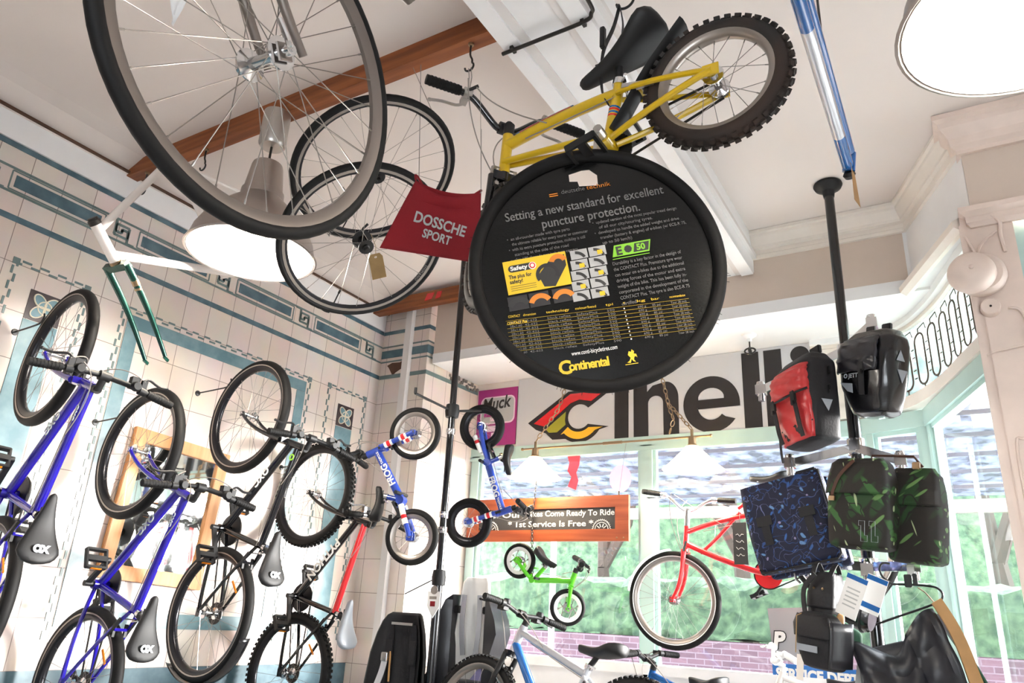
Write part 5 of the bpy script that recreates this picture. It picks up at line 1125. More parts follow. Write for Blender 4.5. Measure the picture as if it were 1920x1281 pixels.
letter([outer + [(ec[0]+.098, ec[1]-.098)] + [(ec[0]+.10*math.cos(a), ec[1]+.115*math.sin(a)-.0) for a in [-(.75)-(PI-.75-.12)*k/14 for k in range(15)]] + [(ec[0]-.10, ec[1]-.03), (ec[0]+ex, ec[1]-.03)], [(ec[0]-.092, ec[1]+.035)] + [(ec[0]+.094*math.cos(a), ec[1]+.04+.078*math.sin(a)) for a in [PI-PI*k/14 for k in range(1, 14)]] + [(ec[0]+.092, ec[1]+.035)]])
letter([rect(-1.240, LB+.006, -1.122, 3.398)]); letter([rect(-1.088, LB+.006, -.970, 3.398)]); letter([rect(-.905, LB+.006, -.79, 3.22)]); letter([arc(-.848, 3.338, .062, 0, 2*PI, 28)[:-1]])
# winged C: black outline with red, olive and yellow fields
cc, R1, R0 = (-2.50, 3.052), .205, .098
blk = [(-2.955, 3.035), (-2.60, 3.262), (-2.25, 3.262), (-2.245, 3.235), (-2.395, 3.135)] + [(cc[0]+R0*math.cos(a), cc[1]+R0*math.sin(a)) for a in [.72+(2*PI-1.44)*k/22 for k in range(23)]] + [(-2.255, 2.955)] + [(cc[0]+R1*math.cos(a), cc[1]+R1*math.sin(a)) for a in [-.60-(PI*.5)*k/14 for k in range(15)]] + [(-2.73, 2.885), (-2.79, 2.94), (-2.88, 2.975)]
letter([blk], nm='logo_outline')
letter([[(-2.90, 3.025), (-2.58, 3.240), (-2.285, 3.240), (-2.40, 3.165), (-2.50, 3.188), (-2.575, 3.165), (-2.80, 2.995)]], 'red', .004, 'logo_field')
MT['print_olive'] = mat('olive_print', '#9c9a2c', .5); MT['print_gold'] = mat('gold_print', '#f0ba2a', .5)
letter([[(-2.79, 2.97), (-2.615, 3.10), (-2.622, 3.03), (-2.615, 2.995), (-2.69, 2.94), (-2.76, 2.942)]], 'print_olive', .004, 'logo_field')
letter([[(-2.655, 2.92), (-2.595, 2.975)] + [(cc[0]+.122*math.cos(a), cc[1]+.122*math.sin(a)) for a in [-2.25+1.4*k/10 for k in range(11)]] + [(-2.30, 2.955)] + [(cc[0]+.178*math.cos(a), cc[1]+.178*math.sin(a)) for a in [-.72-1.65*k/12 for k in range(13)]]], 'print_gold', .004, 'logo_field')
# purple poster
t = thing('poster', 'purple poster with a white rounded badge at the left end of the sign wall', 'poster', tr(-3.265, 5.122, 3.12))
MB().box((0, 0, 0), (.385, .006, .485)).build('sheet', MT['magenta'], t, smooth=False)
FP = Matrix(((1, 0, 0, 0), (0, 0, -1, -.004), (0, 1, 0, 0), (0, 0, 0, 1)))
def rr(x0, y0, x1, y1, r): return arc(x1-r, y1-r, r, 0, PI/2, 6)+arc(x0+r, y1-r, r, PI/2, PI, 6)+arc(x0+r, y0+r, r, PI, 1.5*PI, 6)+arc(x1-r, y0+r, r, 1.5*PI, 2*PI, 6)
MT['print_pink'] = mat('pink_white_print', '#f2d6e6', .5); MT['badge_grey'] = mat('grey_badge_print', '#b9bab9', .5)
outline('badge', [rr(-.16, -.06, .175, .175, .05)], .002, MT['print_pink'], t, FP); outline('badge', [rr(-.148, -.048, .163, .163, .042)], .002, MT['badge_grey'], t, FP @ tr(0, 0, .0015))
text('lettering', 'Muck', .15, MT['print_dark'], t, FP @ tr(-.145, .055, .003) @ rot('Z', .08), bold=.003, shear=.25, xs=.82)
for (x, y, w, h, m_) in ((-.05, .02, .14, .035, 'magenta'), (.0, -.022, .12, .03, 'print_pink'), (-.03, -.10, .14, .05, 'print_pink'), (.01, -.15, .10, .03, 'print_pink')): MB().box((x, -.007, y), (w, .002, h)).build('print_strip', MT[m_], t, smooth=False)
MB().box((-.17, -.004, -.235), (.05, .004, .02)).build('print_strip', MT['print_orange'], t, smooth=False)
# hook with blackened cluster at the soffit
t = thing('ceiling_hook', 'small dark hook on a white ceiling rose under the soffit in front of the banner', 'hook', tr(-1.11, 4.82, 3.42))
MB().lathe([(0, 0), (.05, 0), (.046, -.012), (.018, -.03), (.014, -.05), (0, -.05)], 20).build('ceiling_rose', MT['gloss_white'], t); MB().tube([(0, 0, -.04), (0, 0, -.09)], .005, 6).tube([(.035*math.cos(a), .0, -.115+.02*math.sin(a)) for a in [2*PI*k/14 for k in range(14)]], .006, 6, closed=True).tube([(0, .03*math.cos(a), -.115+.02*math.sin(a)) for a in [2*PI*k/14 for k in range(14)]], .006, 6, closed=True).build('hook_rings', MT['darksteel'], t)

# ------------------------------------------------------------------ chalkboard, pendant bar light, stickers, window signs
t = thing('chalkboard', 'red-brown framed chalkboard hanging in the window', 'sign', tr(-2.69, 4.95, 2.25))
b = MB()
for (x, z, w, h) in ((0, .116, 1.335, .082), (0, -.116, 1.335, .082), (.617, 0, .10, .15), (-.617, 0, .10, .15)): b.box((x, 0, z), (w, .03, h))
b.build('frame', MT['redwood'], t, smooth=False); MB().box((0, .004, 0), (1.15, .012, .16)).build('board', MT['slate'], t, smooth=False)
FC = Matrix(((1, 0, 0, 0), (0, 0, -1, -.004), (0, 1, 0, 0), (0, 0, 0, 1)))
def chalk(body, x0, x1, y, s): return put_text(t, 'chalk_lettering', body, x0, x1, y, s, 'chalk', .0009, 0, .0, FC)
chalk('All Our', -.50, -.19, .018, .060); chalk('Bikes Come Ready To Ride', -.145, .552, .022, .058); chalk('* 1st Service Is Free *', -.305, .395, -.052, .058)
for xc in (-.46, .46):
    b = MB(); pts = []
    for k in range(33): a = PI*k/32; rr_ = .072 if k % 2 else .062; pts.append((xc+rr_*math.cos(a), -.004, -.078+rr_*math.sin(a)))
    b.tube(pts, .0032, 5); b.tube([(xc+.05*math.cos(a), -.004, -.078+.05*math.sin(a)) for a in [PI*k/16 for k in range(17)]], .0025, 5)
    for a in (.6, 1.2, 1.9, 2.5): b.tube([(xc+.018*math.cos(a), -.004, -.078+.018*math.sin(a)), (xc+.042*math.cos(a), -.004, -.078+.042*math.sin(a))], .0035, 5)
    b.build('chalk_drawing', MT['chalk'], t)
for x in (.58, .63): MB().lathe([(0, 0), (.006, 0), (.005, .003), (0, .004)], 8, tr(x, -.015, -.135) @ rot('X', PI/2)).build('screw', MT['brass'], t)
MB().tube([(.59, 0, .157), (.59, 0, .185)], .008, 8).build('hanging_eye', MT['darksteel'], t)
for x in (-.59, .59): MB().tube([(x, 0, .17), (x, .13, .56)], .0012, 5).build('hanging_cord', MT['cablegrey'], t)
def chain(name, label, pts, link=.032, m='wire', group=None, rr_=.0028):
    t = thing(name, label, 'chain', tr(*pts[0]), group); P = [Vector(p)-Vector(pts[0]) for p in pts]; pos = []; acc = 0; k = 0
    for a, c in zip(P[:-1], P[1:]):
        L = (c-a).length; d = (c-a).normalized(); n = max(1, int(L/(link*.8)))
        for i in range(n):
            p = a+(c-a)*((i+.5)/n); u = d.orthogonal().normalized(); v = d.cross(u); q = u if k % 2 else v; k += 1
            MB().tube([p+d*(link*.5*math.cos(s))+q*(link*.27*math.sin(s)) for s in [2*PI*j/10 for j in range(10)]], rr_, 5, closed=True).build('chain_link', MT[m], t)
    return t
chain('chain', 'thin dark chain running down in front of the chalkboard to the green balance bike', [(-2.73, 4.88, 2.52), (-2.74, 4.86, 2.2), (-2.60, 4.645, 1.83)], .030)
t = thing('pendant_bar_lamp', 'bronze bar pendant light with two opal glass cone shades above the window', 'lamp', tr(-2.085, 4.75, 2.735))
MB().tube([(-.70, 0, 0), (.71, 0, 0)], .007, 10).tube([(-.05, 0, 0), (.09, 0, .0)], .011, 10).build('bar', MT['brass'], t)
for x in (-.70, .71): MB().lathe([(0, -.012), (.011, -.006), (.011, .006), (0, .012)], 10, tr(x, 0, 0) @ rot('Y', PI/2)).build('finial', MT['brass'], t)
for x in (-.59, .585):
    MB().tube([(x, 0, .05), (x, 0, .0)], .010, 10).lathe([(.0, 0), (.024, 0), (.026, -.05), (.034, -.056), (.04, -.075), (.0, -.075)], 20, tr(x, 0, 0)).build('socket_cap', MT['brass'], t)
    pr = [(.042, -.062), (.075, -.10), (.125, -.150), (.178, -.200), (.200, -.216)]
    MB().lathe(pr+[(a-.004, c-.001) for a, c in reversed(pr)], 40, tr(x, 0, 0), loop=True).build('glass_shade', MT['opal'], t); MB().lathe([(0, -.155), (.022, -.148), (.03, -.125), (.02, -.09), (0, -.08)], 16, tr(x, 0, 0)).build('bulb', MT['bulb'], t)
    light('lamp_light', 'POINT', (-2.085+x, 4.75, 2.735-.19), 8, (1.0, .88, .7), shadow_soft_size=.03)
chain('lamp_chain', 'brass chain of the bar light running up from its left shade', [(-2.675, 4.75, 2.785), (-2.50, 4.76, 3.02), (-2.38, 4.78, 3.42)], .045, 'brass', 'chains of the bar pendant light', .0035)
chain('lamp_chain', 'brass chain of the bar light running up from its right shade', [(-1.50, 4.75, 2.785), (-1.66, 4.76, 2.98), (-1.76, 4.78, 3.42)], .045, 'brass', 'chains of the bar pendant light', .0035)
chain('lamp_chain', 'loose loop of brass chain dangling beside the right shade of the bar light', [(-1.66, 4.745, 2.98), (-1.62, 4.745, 2.86), (-1.655, 4.745, 2.76)], .045, 'brass', 'chains of the bar pendant light', .0035)
def sticker(label, x, z, loops, c, yy=5.139):
    o = outline('window_sticker', loops, .0015, translucent_mat(c[1], c[0], .75, .25), None, Matrix(((1, 0, 0, x), (0, 0, -1, yy), (0, 1, 0, z), (0, 0, 0, 1)))); return tag(o, label, 'sticker')
sticker('pale pink oval sticker on the window glass above the chalkboard corner', -2.17, 2.56, [[(.085*math.cos(a), .10*math.sin(a)) for a in [2*PI*k/28 for k in range(28)]]], ('#f0b8c4', 'pink_sticker_film'))
sticker('red ribbon-shaped sticker on the window glass right of the left opal shade', -2.56, 2.62, [[(-.05, .14), (.06, .14), (.055, .06), (.03, .0), (.05, -.06), (.03, -.13), (-.04, -.10), (-.01, -.03), (-.045, .02), (-.03, .08)]], ('#e2545a', 'red_sticker_film'))
t = thing('service_sign', 'blue SERVICE DEPT. sign with white letters at the bottom of the window', 'sign', tr(-.893, 5.06, 1.328) @ rot('Y', .015))
MB().box((0, 0, 0), (.51, .01, .11)).build('board', mat('blue_sign', '#2f6fb8', .4), t, smooth=False)
FS_ = Matrix(((1, 0, 0, 0), (0, 0, -1, -.006), (0, 1, 0, 0), (0, 0, 0, 1))); put_text(t, 'lettering', 'SERVICE DEPT.', -.235, .235, -.030, .085, 'print_white', .004, 0, 0, FS_)
t = thing('tool_poster', 'grey tool poster with a blue cog standing behind the black bags', 'poster', tr(-.93, 5.07, 1.56) @ rot('Y', -.06))
MB().box((0, 0, 0), (.44, .006, .30)).build('sheet', mat('grey_poster', '#a2a0a2', .5), t, smooth=False)
pts = []
for k in range(72): a = 2*PI*k/72; r_ = .14 if (k//2) % 2 else .125; pts.append((r_*math.cos(a), r_*math.sin(a)))
outline('cog', [pts, arc(0, 0, .07, 0, 2*PI, 30)[:-1]], .003, mat('blue_cog_print', '#2a63c8', .5), t, FS_ @ tr(.09, .0, .0)); 
text('lettering', 'P', .125, MT['print_black'], t, FS_ @ tr(-.212, -.075, .002), bold=.012, shear=.2); text('lettering', 'P', .125, MT['print_white'], t, FS_ @ tr(-.212, -.075, .003), bold=.006, shear=.2)
# pine framed mirror on the tiled wall
t = thing('wall_mirror', 'pine-framed mirror on the tiled wall behind the blue and black bikes', 'mirror', frame((-3.975, 2.775, 2.04), (0, .9985, -.05), (-.9985, 0, 0), (.0, .05, .9985)))
b = MB()
for (x, z, w, h) in ((0, .37, .66, .075), (0, -.37, .66, .075), (.29, 0, .075, .68), (-.29, 0, .075, .68)): b.box((x, 0, z), (w, .03, h))
b.build('frame', MT['pine'], t, bevel=.003); MB().box((0, .006, 0), (.53, .008, .68)).build('mirror_glass', MT['mirror'], t, smooth=False)
# ================================================================== BAGS ON THE RIGHT POLE, SEATS
def sup(w, d, p=4.0, n=28, cx=0, cy=0, z=0):
    o = []
    for k in range(n):
        a = 2*PI*k/n; c, s = math.cos(a), math.sin(a)
        o.append(Vector((cx+w/2*math.copysign(abs(c)**(2/p), c), cy+d/2*math.copysign(abs(s)**(2/p), s), z)))
    return o
def body(parent, name, m, prof, p=4.0, wob=0.0, seed=1):
    """prof rows: z, width, depth, x shift, y shift"""
    random.seed(seed); R = []
    for i in range(len(prof)-1):
        for k in range(4):
            t = k/4; q = [a*(1-t)+c*t for a, c in zip(prof[i], prof[i+1])]; R.append(q)
    R.append(prof[-1]); rings = []
    for q in R: rings.append([v + Vector((random.uniform(-1, 1)*wob, random.uniform(-1, 1)*wob, 0)) for v in sup(q[1], q[2], p, 28, q[3], q[4], q[0])])
    o = MB().loft(rings).build(name, MT[m], parent, ang=70); md = o.modifiers.new('soft', 'SUBSURF'); md.levels = md.render_levels = 1; return o
def panel(parent, name, m, prof, x0, x1, off, th=.004, p=4.0, zwave=0.0):
    """skin over the front (-y) face of a body, from x fraction x0..x1 of the half width"""
    G = []
    for i in range(len(prof)-1):
        for k in range(6):
            t = k/6; z, w, d, cx, cy = [a*(1-t)+c*t for a, c in zip(prof[i], prof[i+1])]; row = []
            for j in range(17):
                f = x0+(x1-x0)*j/16; c = max(-1, min(1, f)); s = (1-abs(c)**p)**(1/p)
                row.append(Vector((cx+w/2*c*1.01, cy-d/2*s-off-.004*math.sin(j*.9+i*2+k)*zwave, z)))
            G.append(row)
    z, w, d, cx, cy = prof[-1]; row = []
    for j in range(17):
        f = x0+(x1-x0)*j/16; s = (1-min(1, abs(f))**p)**(1/p); row.append(Vector((cx+w/2*f*1.01, cy-d/2*s-off, z)))
    G.append(row); o = MB().grid(G).build(name, MT[m], parent); o.modifiers.new('thickness', 'SOLIDIFY').thickness = th; return o
def strap(parent, pts, w=.022, t=.004, m='nylon', name='strap', nrm=(0, -1, 0)):
    P = poly_smooth([Vector(p) for p in pts], 4); n = Vector(nrm); b = MB(); G = []
    for i, p in enumerate(P):
        d = (P[min(i+1, len(P)-1)]-P[max(i-1, 0)]).normalized(); s = d.cross(n).normalized(); G.append([p+s*w/2, p+s*w/2+n*t, p-s*w/2+n*t, p-s*w/2])
    return b.loft(G).build(name, MT[m], parent, smooth=False)
def buckle(parent, c, w=.036, h=.042): return MB().box(c, (w, .012, h)).box((c[0], c[1]-.006, c[2]-h*.6), (w*.6, .010, h*.5)).build('buckle', MT['black'], parent, bevel=.003)
def tri(parent, M, s=.05): return MB().prism([(-s*.5, s*.45), (s*.5, s*.45), (0, -s*.55)], .002, M).build('reflector', MT['reflective'], parent, smooth=False)

# red and black pannier
t = thing('pannier', 'red and black roll-top pannier hanging highest left on the bag pole', 'bag', tr(-.605, 3.72, 2.60) @ rot('Z', -.80) @ rot('Y', -.05) @ Matrix.Diagonal((1.06, 1.06, 1.04, 1)))
P1 = [(-.205, .20, .10, 0, .01), (-.19, .255, .155, 0, .005), (-.05, .285, .18, 0, 0), (.10, .29, .19, 0, 0), (.17, .28, .17, 0, .01), (.215, .22, .11, 0, .02), (.232, .16, .05, 0, .025)]
bd = body(t, 'bag_body', 'nylon', P1, 4.5, .002)
F1 = [(-.192, .25, .152, 0, .005), (-.05, .285, .18, 0, 0), (.035, .288, .186, 0, 0)]
panel(t, 'front_panel', 'redtarp', F1, -.93, .93, .004, .006, 4.5, 1)
F2 = [(.02, .292, .20, 0, -.003), (.08, .296, .205, 0, -.004), (.125, .288, .20, 0, 0), (.152, .27, .18, 0, .006)]
fl = panel(t, 'lid', 'redtarp', F2, -.96, .96, .009, .006, 4.5, 1)
MB().tube([(-.138, -.085, .022), (-.10, -.117, .010), (0, -.121, .006), (.10, -.117, .010), (.138, -.085, .022)], .0055, 8).build('lid_piping', MT['nylon'], fl)
for x in (-.085, .075): s_ = strap(t, [(x, -.122, .02), (x, -.108, -.06), (x, -.100, -.13), (x*.98, -.087, -.185)], .026); buckle(s_, (x, -.118, -.01))
strap(t, [(-.145, -.05, .02), (-.155, -.05, -.08), (-.158, -.05, -.20), (-.15, -.05, -.25)], .014); MB().box((.05, .045, .25), (.07, .02, .04)).build('rack_hook', MT['black'], t, bevel=.004); MB().box((-.05, .045, .25), (.03, .02, .035)).build('rack_hook', MT['black'], t, bevel=.004)
tri(t, tr(.146, 0, -.05) @ rot('Y', PI/2) @ rot('Z', PI/2), .055)
buckle(t, (.150, .02, .03), .02, .03); buckle(t, (.150, .03, .12), .02, .03)
# black pannier
t = thing('pannier', 'all black shiny pannier with a grey triangle hanging highest right on the bag pole', 'bag', tr(-.30, 3.74, 2.715) @ rot('Z', -.62) @ rot('Y', .16))
P2 = [(-.205, .12, .08, .02, .01), (-.185, .20, .14, .015, .005), (-.06, .285, .185, 0, 0), (.09, .30, .195, 0, 0), (.16, .285, .18, 0, .01), (.205, .21, .12, 0, .02), (.218, .15, .05, 0, .025)]
body(t, 'bag_body', 'tarp', P2, 4.0, .004, 4)
L2 = [(.0, .292, .205, 0, -.004), (.06, .300, .212, 0, -.006), (.13, .292, .205, 0, 0), (.165, .265, .17, 0, .008)]
lid = panel(t, 'lid', 'tarpgrey', L2, -.95, .72, .008, .008, 4, 1)
s_ = strap(t, [(.03, -.108, .06), (.03, -.110, -.02), (.02, -.092, -.11)], .030); buckle(s_, (.03, -.116, .02))
put_text(t, 'lettering', 'JETT', -.050, .005, -.022, .028, 'reflective', .0008, 0, 0, tr(0, -.1045, -.005) @ rot('X', PI/2)); MB().lathe([(.006, 0), (.011, 0), (.011, .002), (.006, .002)], 16, tr(-.066, -.1045, -.017) @ rot('X', PI/2), loop=True).build('logo_ring', MT['reflective'], t)
MB().prism([(-.10, -.045), (-.03, -.055), (-.025, -.10), (-.055, -.09)], .003, tr(0, -.100, 0) @ rot('X', PI/2)).build('reflector', MT['reflective'], t, smooth=False)
tri(t, tr(.147, .01, -.02) @ rot('Y', PI/2) @ rot('Z', PI/2), .06); tri(t, tr(.150, -.005, .07) @ rot('Y', PI/2) @ rot('Z', -PI/2), .05)
for x in (.045, -.045): MB().box((x, .03, .232), (.05, .02, .03)).build('rack_hook', MT['black'], t, bevel=.004)
# navy floral bag
t = thing('pannier', 'navy blue floral fabric pannier bag hanging on the left arm of the bag pole', 'bag', tr(-.732, 3.82, 2.048) @ rot('Z', -.10) @ rot('Y', -.20) @ Matrix.Scale(1.027, 4))
P3 = [(-.205, .34, .05, .0, 0), (-.195, .375, .085, 0, 0), (.0, .385, .10, 0, 0), (.17, .385, .085, 0, 0), (.205, .375, .045, 0, 0)]
body(t, 'back_bag', 'floral', [(z-.018, w*.99, d*.7, x+.012, .062) for z, w, d, x, y in P3], 7, .001); body(t, 'bag_body', 'floral', P3, 7, .001)
fl = panel(t, 'flap', 'floral', [(-.195, .380, .094, 0, -.003), (-.05, .392, .108, 0, -.003), (.10, .392, .104, 0, -.003), (.205, .385, .06, 0, 0)], -.985, .985, .006, .006, 7)
b = MB().tube([(x, -.060 if abs(z) < .18 else -.056, z) for x, z in ((-.185, -.18), (-.165, -.198), (.165, -.198), (.185, -.18), (.193, .0), (.190, .20))], .005, 8); b.build('edge_binding', MT['nylon'], fl)
for x in (-.105, .095): s_ = strap(t, [(x, -.068, .02), (x, -.068, -.03), (x, -.066, -.085)], .038, m='nylon'); MB().prism([(-.035, -.022), (.035, -.022), (.035, .022), (-.035, .022)], .008, tr(x, -.066, .025) @ rot('X', PI/2)).build('buckle', MT['black'], s_, smooth=False)
MB().box((.12, .03, .215), (.10, .05, .03)).build('carry_handle', MT['nylon'], t, bevel=.006); MB().tube([(-.06, .03, -.21), (-.06, .03, -.24), (-.045, .03, -.26)], .006, 6).build('rack_clip', MT['chrome'], t)
# jungle print double pannier
t = thing('pannier', 'dark green jungle leaf double pannier hanging on the right arm of the bag pole', 'bag', tr(-.279, 3.62, 2.063) @ rot('Z', -.34) @ rot('Y', .12) @ Matrix.Scale(.98, 4))
P4 = [(-.19, .20, .09, 0, 0), (-.175, .265, .15, 0, 0), (-.03, .275, .16, 0, 0), (.12, .26, .15, 0, 0), (.185, .235, .11, 0, 0), (.205, .19, .06, 0, 0)]
body(t, 'left_bag', 'jungle', [(z+.012, w, d, x-.095, -.075) for z, w, d, x, y in P4], 5, .003, 2); body(t, 'right_bag', 'jungle', [(z-.02, w*.80, d, x+.075, .065) for z, w, d, x, y in P4], 5, .003, 3)
panel(t, 'flap', 'jungle', [(.055, .285, .175, -.095, -.078), (.12, .275, .165, -.095, -.076), (.19, .25, .13, -.095, -.075), (.215, .205, .07, -.095, -.075)], -.98, .98, .005, .006, 5)
panel(t, 'flap', 'jungle', [(.03, .235, .17, .075, .062), (.10, .228, .165, .075, .064), (.17, .205, .12, .075, .065), (.195, .165, .07, .075, .065)], -.98, .99, .005, .006, 5)
MB().box((.01, -.005, .005), (.02, .16, .33)).build('gusset', MT['nylon'], t, bevel=.006)
for q in ((-.16, .14), (-.155, .03)): pass
s_ = strap(t, [(-.10, -.150, .200), (-.155, -.168, .13), (-.185, -.166, .06), (-.19, -.160, .04)], .014, m='brownleather'); MB().box((-.192, -.165, .03), (.03, .012, .02)).build('buckle', MT['brass'], s_, bevel=.002)
for k in range(2): MB().tube([(-.055+.045*k+x, -.163, z) for x, z in ((-.016, -.06), (.010, -.06), (.010, -.12), (.022, -.12), (.022, -.145), (-.006, -.145), (-.006, -.08), (-.016, -.08))], .0012, 4, closed=True).build('stitched_numeral', MT['reflective'], t)
MB().tube([(-.10, 0, .21), (-.09, .0, .245), (.09, .0, .24), (.11, .03, .20)], .012, 8, flat=.5).build('carry_handle', MT['brownleather'], t); MB().box((.10, -.005, .20), (.03, .02, .03)).build('rack_hook', MT['brass'], t, bevel=.003)

# black saddle bags on the low arm
t = thing('saddle_bag', 'black saddle bag with two brass rivets and blue backing cards', 'bag', tr(-.585, 3.70, 1.725) @ rot('Z', -.35) @ rot('Y', .12))
body(t, 'bag_body', 'nylon', [(-.10, .09, .09, 0, -.02), (-.085, .13, .14, 0, -.01), (-.03, .135, .15, 0, 0), (.03, .115, .13, 0, .01), (.085, .085, .10, 0, .02), (.095, .06, .06, 0, .02)], 3, .001)
panel(t, 'flap', 'nylon', [(-.06, .14, .15, 0, -.004), (-.0, .14, .15, 0, 0), (.05, .12, .13, 0, .01), (.09, .09, .10, 0, .018)], -.95, .95, .006, .005, 3)
for x in (-.022, .018): MB().lathe([(0, 0), (.006, 0), (.005, .004), (0, .005)], 10, tr(x, -.072, .02) @ rot('X', PI/2)).build('rivet', MT['brass'], t)
for x in (-.04, .04): strap(t, [(x, -.05, .08), (x*1.1, -.01, .13), (x, .03, .09)], .022)
t2 = thing('backing_card', 'white and blue product card hanging front of two beside the riveted saddle bag', 'card', tr(-.475, 3.61, 1.715) @ rot('Z', -.25) @ rot('Y', .42))
MB().box((0, 0, 0), (.088, .002, .175)).build('card', MT['white'], t2, smooth=False); MB().box((0, -.002, .077), (.088, .002, .02)).build('print_band', MT['skyblue'], t2, smooth=False)
for k in range(5): MB().box((0, -.0018, .03-k*.018), (.055, .001, .006)).build('print_line', MT['badge_grey'], t2, smooth=False)
t2 = thing('backing_card', 'white and blue product card hanging rear of two beside the riveted saddle bag', 'card', tr(-.395, 3.64, 1.725) @ rot('Z', -.25) @ rot('Y', .40))
MB().box((0, 0, 0), (.085, .002, .155)).build('card', MT['white'], t2, smooth=False); MB().box((0, -.002, .065), (.085, .002, .02)).build('print_band', MT['skyblue'], t2, smooth=False); MB().box((0, -.002, -.05), (.085, .002, .022)).build('print_band', MT['skyblue'], t2, smooth=False)
t = thing('handlebar_bag', 'black cylinder-shaped handlebar bag behind the product cards', 'bag', tr(-.50, 3.78, 1.655) @ rot('Z', -.2) @ rot('Y', .25))
MB().lathe([(0, -.085), (.055, -.083), (.064, -.07), (.064, .07), (.055, .083), (0, .085)], 26, rot('Y', PI/2)).build('bag_body', MT['tarp'], t)
for x in (-.05, .05): MB().tube([(x, .067*math.cos(a), .067*math.sin(a)) for a in [2*PI*k/20 for k in range(20)]], .006, 6, closed=True).build('strap', MT['nylon'], t)
t = thing('pouch', 'black pouch with a pale reflective strip and grey shiny side, lowest on the bag pole', 'bag', tr(-.605, 3.59, 1.535) @ rot('Z', -.55) @ rot('Y', .10) @ Matrix.Scale(.985, 4))
PP = [(-.115, .13, .06, .02, 0), (-.105, .17, .11, .01, 0), (-.02, .205, .14, 0, 0), (.06, .205, .13, -.01, 0), (.10, .16, .09, -.02, 0), (.112, .11, .05, -.02, 0)]
body(t, 'bag_body', 'nylon', PP, 3.6, .002, 6); panel(t, 'flap', 'nylon', [(.01, .212, .15, 0, -.002), (.06, .212, .142, -.01, 0), (.10, .17, .105, -.02, 0)], -.97, .97, .005, .005, 3.6)
MB().box((-.02, -.073, -.035), (.115, .004, .026)).build('reflective_strip', MT['reflective'], t, smooth=False)
G = [[Vector((.103-.02*max(0, -z)*4, -.07+.14*k/8, z)) + Vector((.006*math.sin(PI*k/8), 0, 0)) for k in range(9)] for z in (-.10, -.06, -.01, .04, .08)]
MB().grid(G).build('side_panel', MT['tarpgrey'], t).modifiers.new('thickness', 'SOLIDIFY').thickness = .004
MB().tube([(-.06, -.055, .10), (-.06, -.085, .09), (-.062, -.088, -.06)], .0022, 5).build('zip_cord', MT['kraft'], t)
strap(t, [(-.07, -.02, .10), (-.095, .0, .20), (-.05, .02, .27)], .024)
t2 = thing('price_tag', 'blank cream paper tag on a cord from the black pouch', 'tag', tr(-.70, 3.585, 1.43) @ rot('Y', .1)); outline('card', [rect(-.014, -.055, .014, .045)], .0012, MT['cream'], t2, rot('X', PI/2)); MB().tube([(0, 0, .04), (0, .01, .09)], .0012, 5).build('string', MT['kraft'], t2)

# wire hanger with a clip, and the quilted bag
t = thing('wire_hanger', 'black wire coat hanger hanging tilted from the lowest right arm', 'hanger', tr(-.33, 3.90, 1.785))
hp = [(-.01, 0, .0), (-.045, 0, .03), (-.055, 0, .065), (-.04, 0, .09), (-.01, 0, .088)]
MB().tube(poly_smooth(hp, 4), .005, 8).tube(poly_smooth([(-.01, 0, .0), (.06, 0, .0), (.13, 0, -.004), (.165, 0, -.012), (.182, 0, -.035), (.172, 0, -.062), (.13, 0, -.085), (.0, 0, -.135), (-.13, 0, -.185), (-.15, 0, -.18), (-.14, 0, -.165), (-.075, 0, -.08), (-.01, 0, .0)], 4), .005, 8).build('wire', MT['wire'], t)
MB().box((.055, -.005, .015), (.03, .02, .055)).box((.083, .0, .022), (.02, .02, .05)).build('clip', MT['black'], t, bevel=.003); MB().box((.07, .0, .06), (.028, .012, .05)).build('clip_hanger', MT['alu'], t)
qM = frame((-.275, 3.82, 1.395), Vector((.93, .28, .22)).normalized(), (0, 0, 0), (0, 0, 0))
xq = Vector((.91, .32, .26)).normalized(); zq = Vector((-.24, -.05, .97)); zq = (zq-xq*zq.dot(xq)).normalized(); qM = frame((-.318, 3.74, 1.497), xq, zq.cross(xq), zq)
t = thing('quilted_bag', 'black quilted saddle bag with tan edge and green canvas side at lower right', 'bag', qM)
G = []
for j in range(19):
    v = j/18; row = []
    for i in range(25):
        u = i/24; x = -.20+.37*u; top = .085+.055*math.cos((u-.93)*PI*1.9)*.9+.03*(u-.5) - .03*math.exp(-((u-.45)/.12)**2); z = top*(1-v)-.24*v
        puff = .016*abs(math.sin(u*5.2*PI/1.0*.62))**.5*abs(math.sin(v*4.0*PI*.62+.4))**.5; row.append((x, -.080-puff*1.9+.05*(1-v)**4, z))
    G.append(row)
o = MB().grid(G).build('quilted_front', MT['quilt'], t); o.modifiers.new('thickness', 'SOLIDIFY').thickness = .006
body(t, 'bag_body', 'quilt', [(-.25, .36, .09, -.015, .02), (-.10, .37, .10, -.015, .02), (.02, .34, .07, -.0, .02), (.05, .26, .04, .03, .02)], 5, .001)
rings = []
for j in range(15):
    v = j/14; z = .165-.42*v; x = .165+.030*v+.012*math.sin(v*5); rings.append([Vector((x-.005, -.10, z)), Vector((x+.040+.01*v, -.09, z+.012)), Vector((x+.042+.01*v, -.082, z+.012)), Vector((x-.005, -.088, z))])
MB().loft(rings).build('tan_edge', MT['tan'], t)
G = [[Vector((.21+.10*v*(.4+.6*k/8)+.012*math.sin(k*2.1)*v, -.085+.17*k/8, .10-.36*v)) for k in range(9)] for v in [j/10 for j in range(11)]]
MB().grid(G).build('canvas_gusset', MT['greencanvas'], t).modifiers.new('thickness', 'SOLIDIFY').thickness = .004
G = [[Vector((.20+.05*v*(.5+.5*k/6), -.08+.16*k/6, .12-.16*v)) for k in range(7)] for v in [j/5 for j in range(6)]]
MB().grid(G).build('quilted_gusset', MT['quilt'], t).modifiers.new('thickness', 'SOLIDIFY').thickness = .005
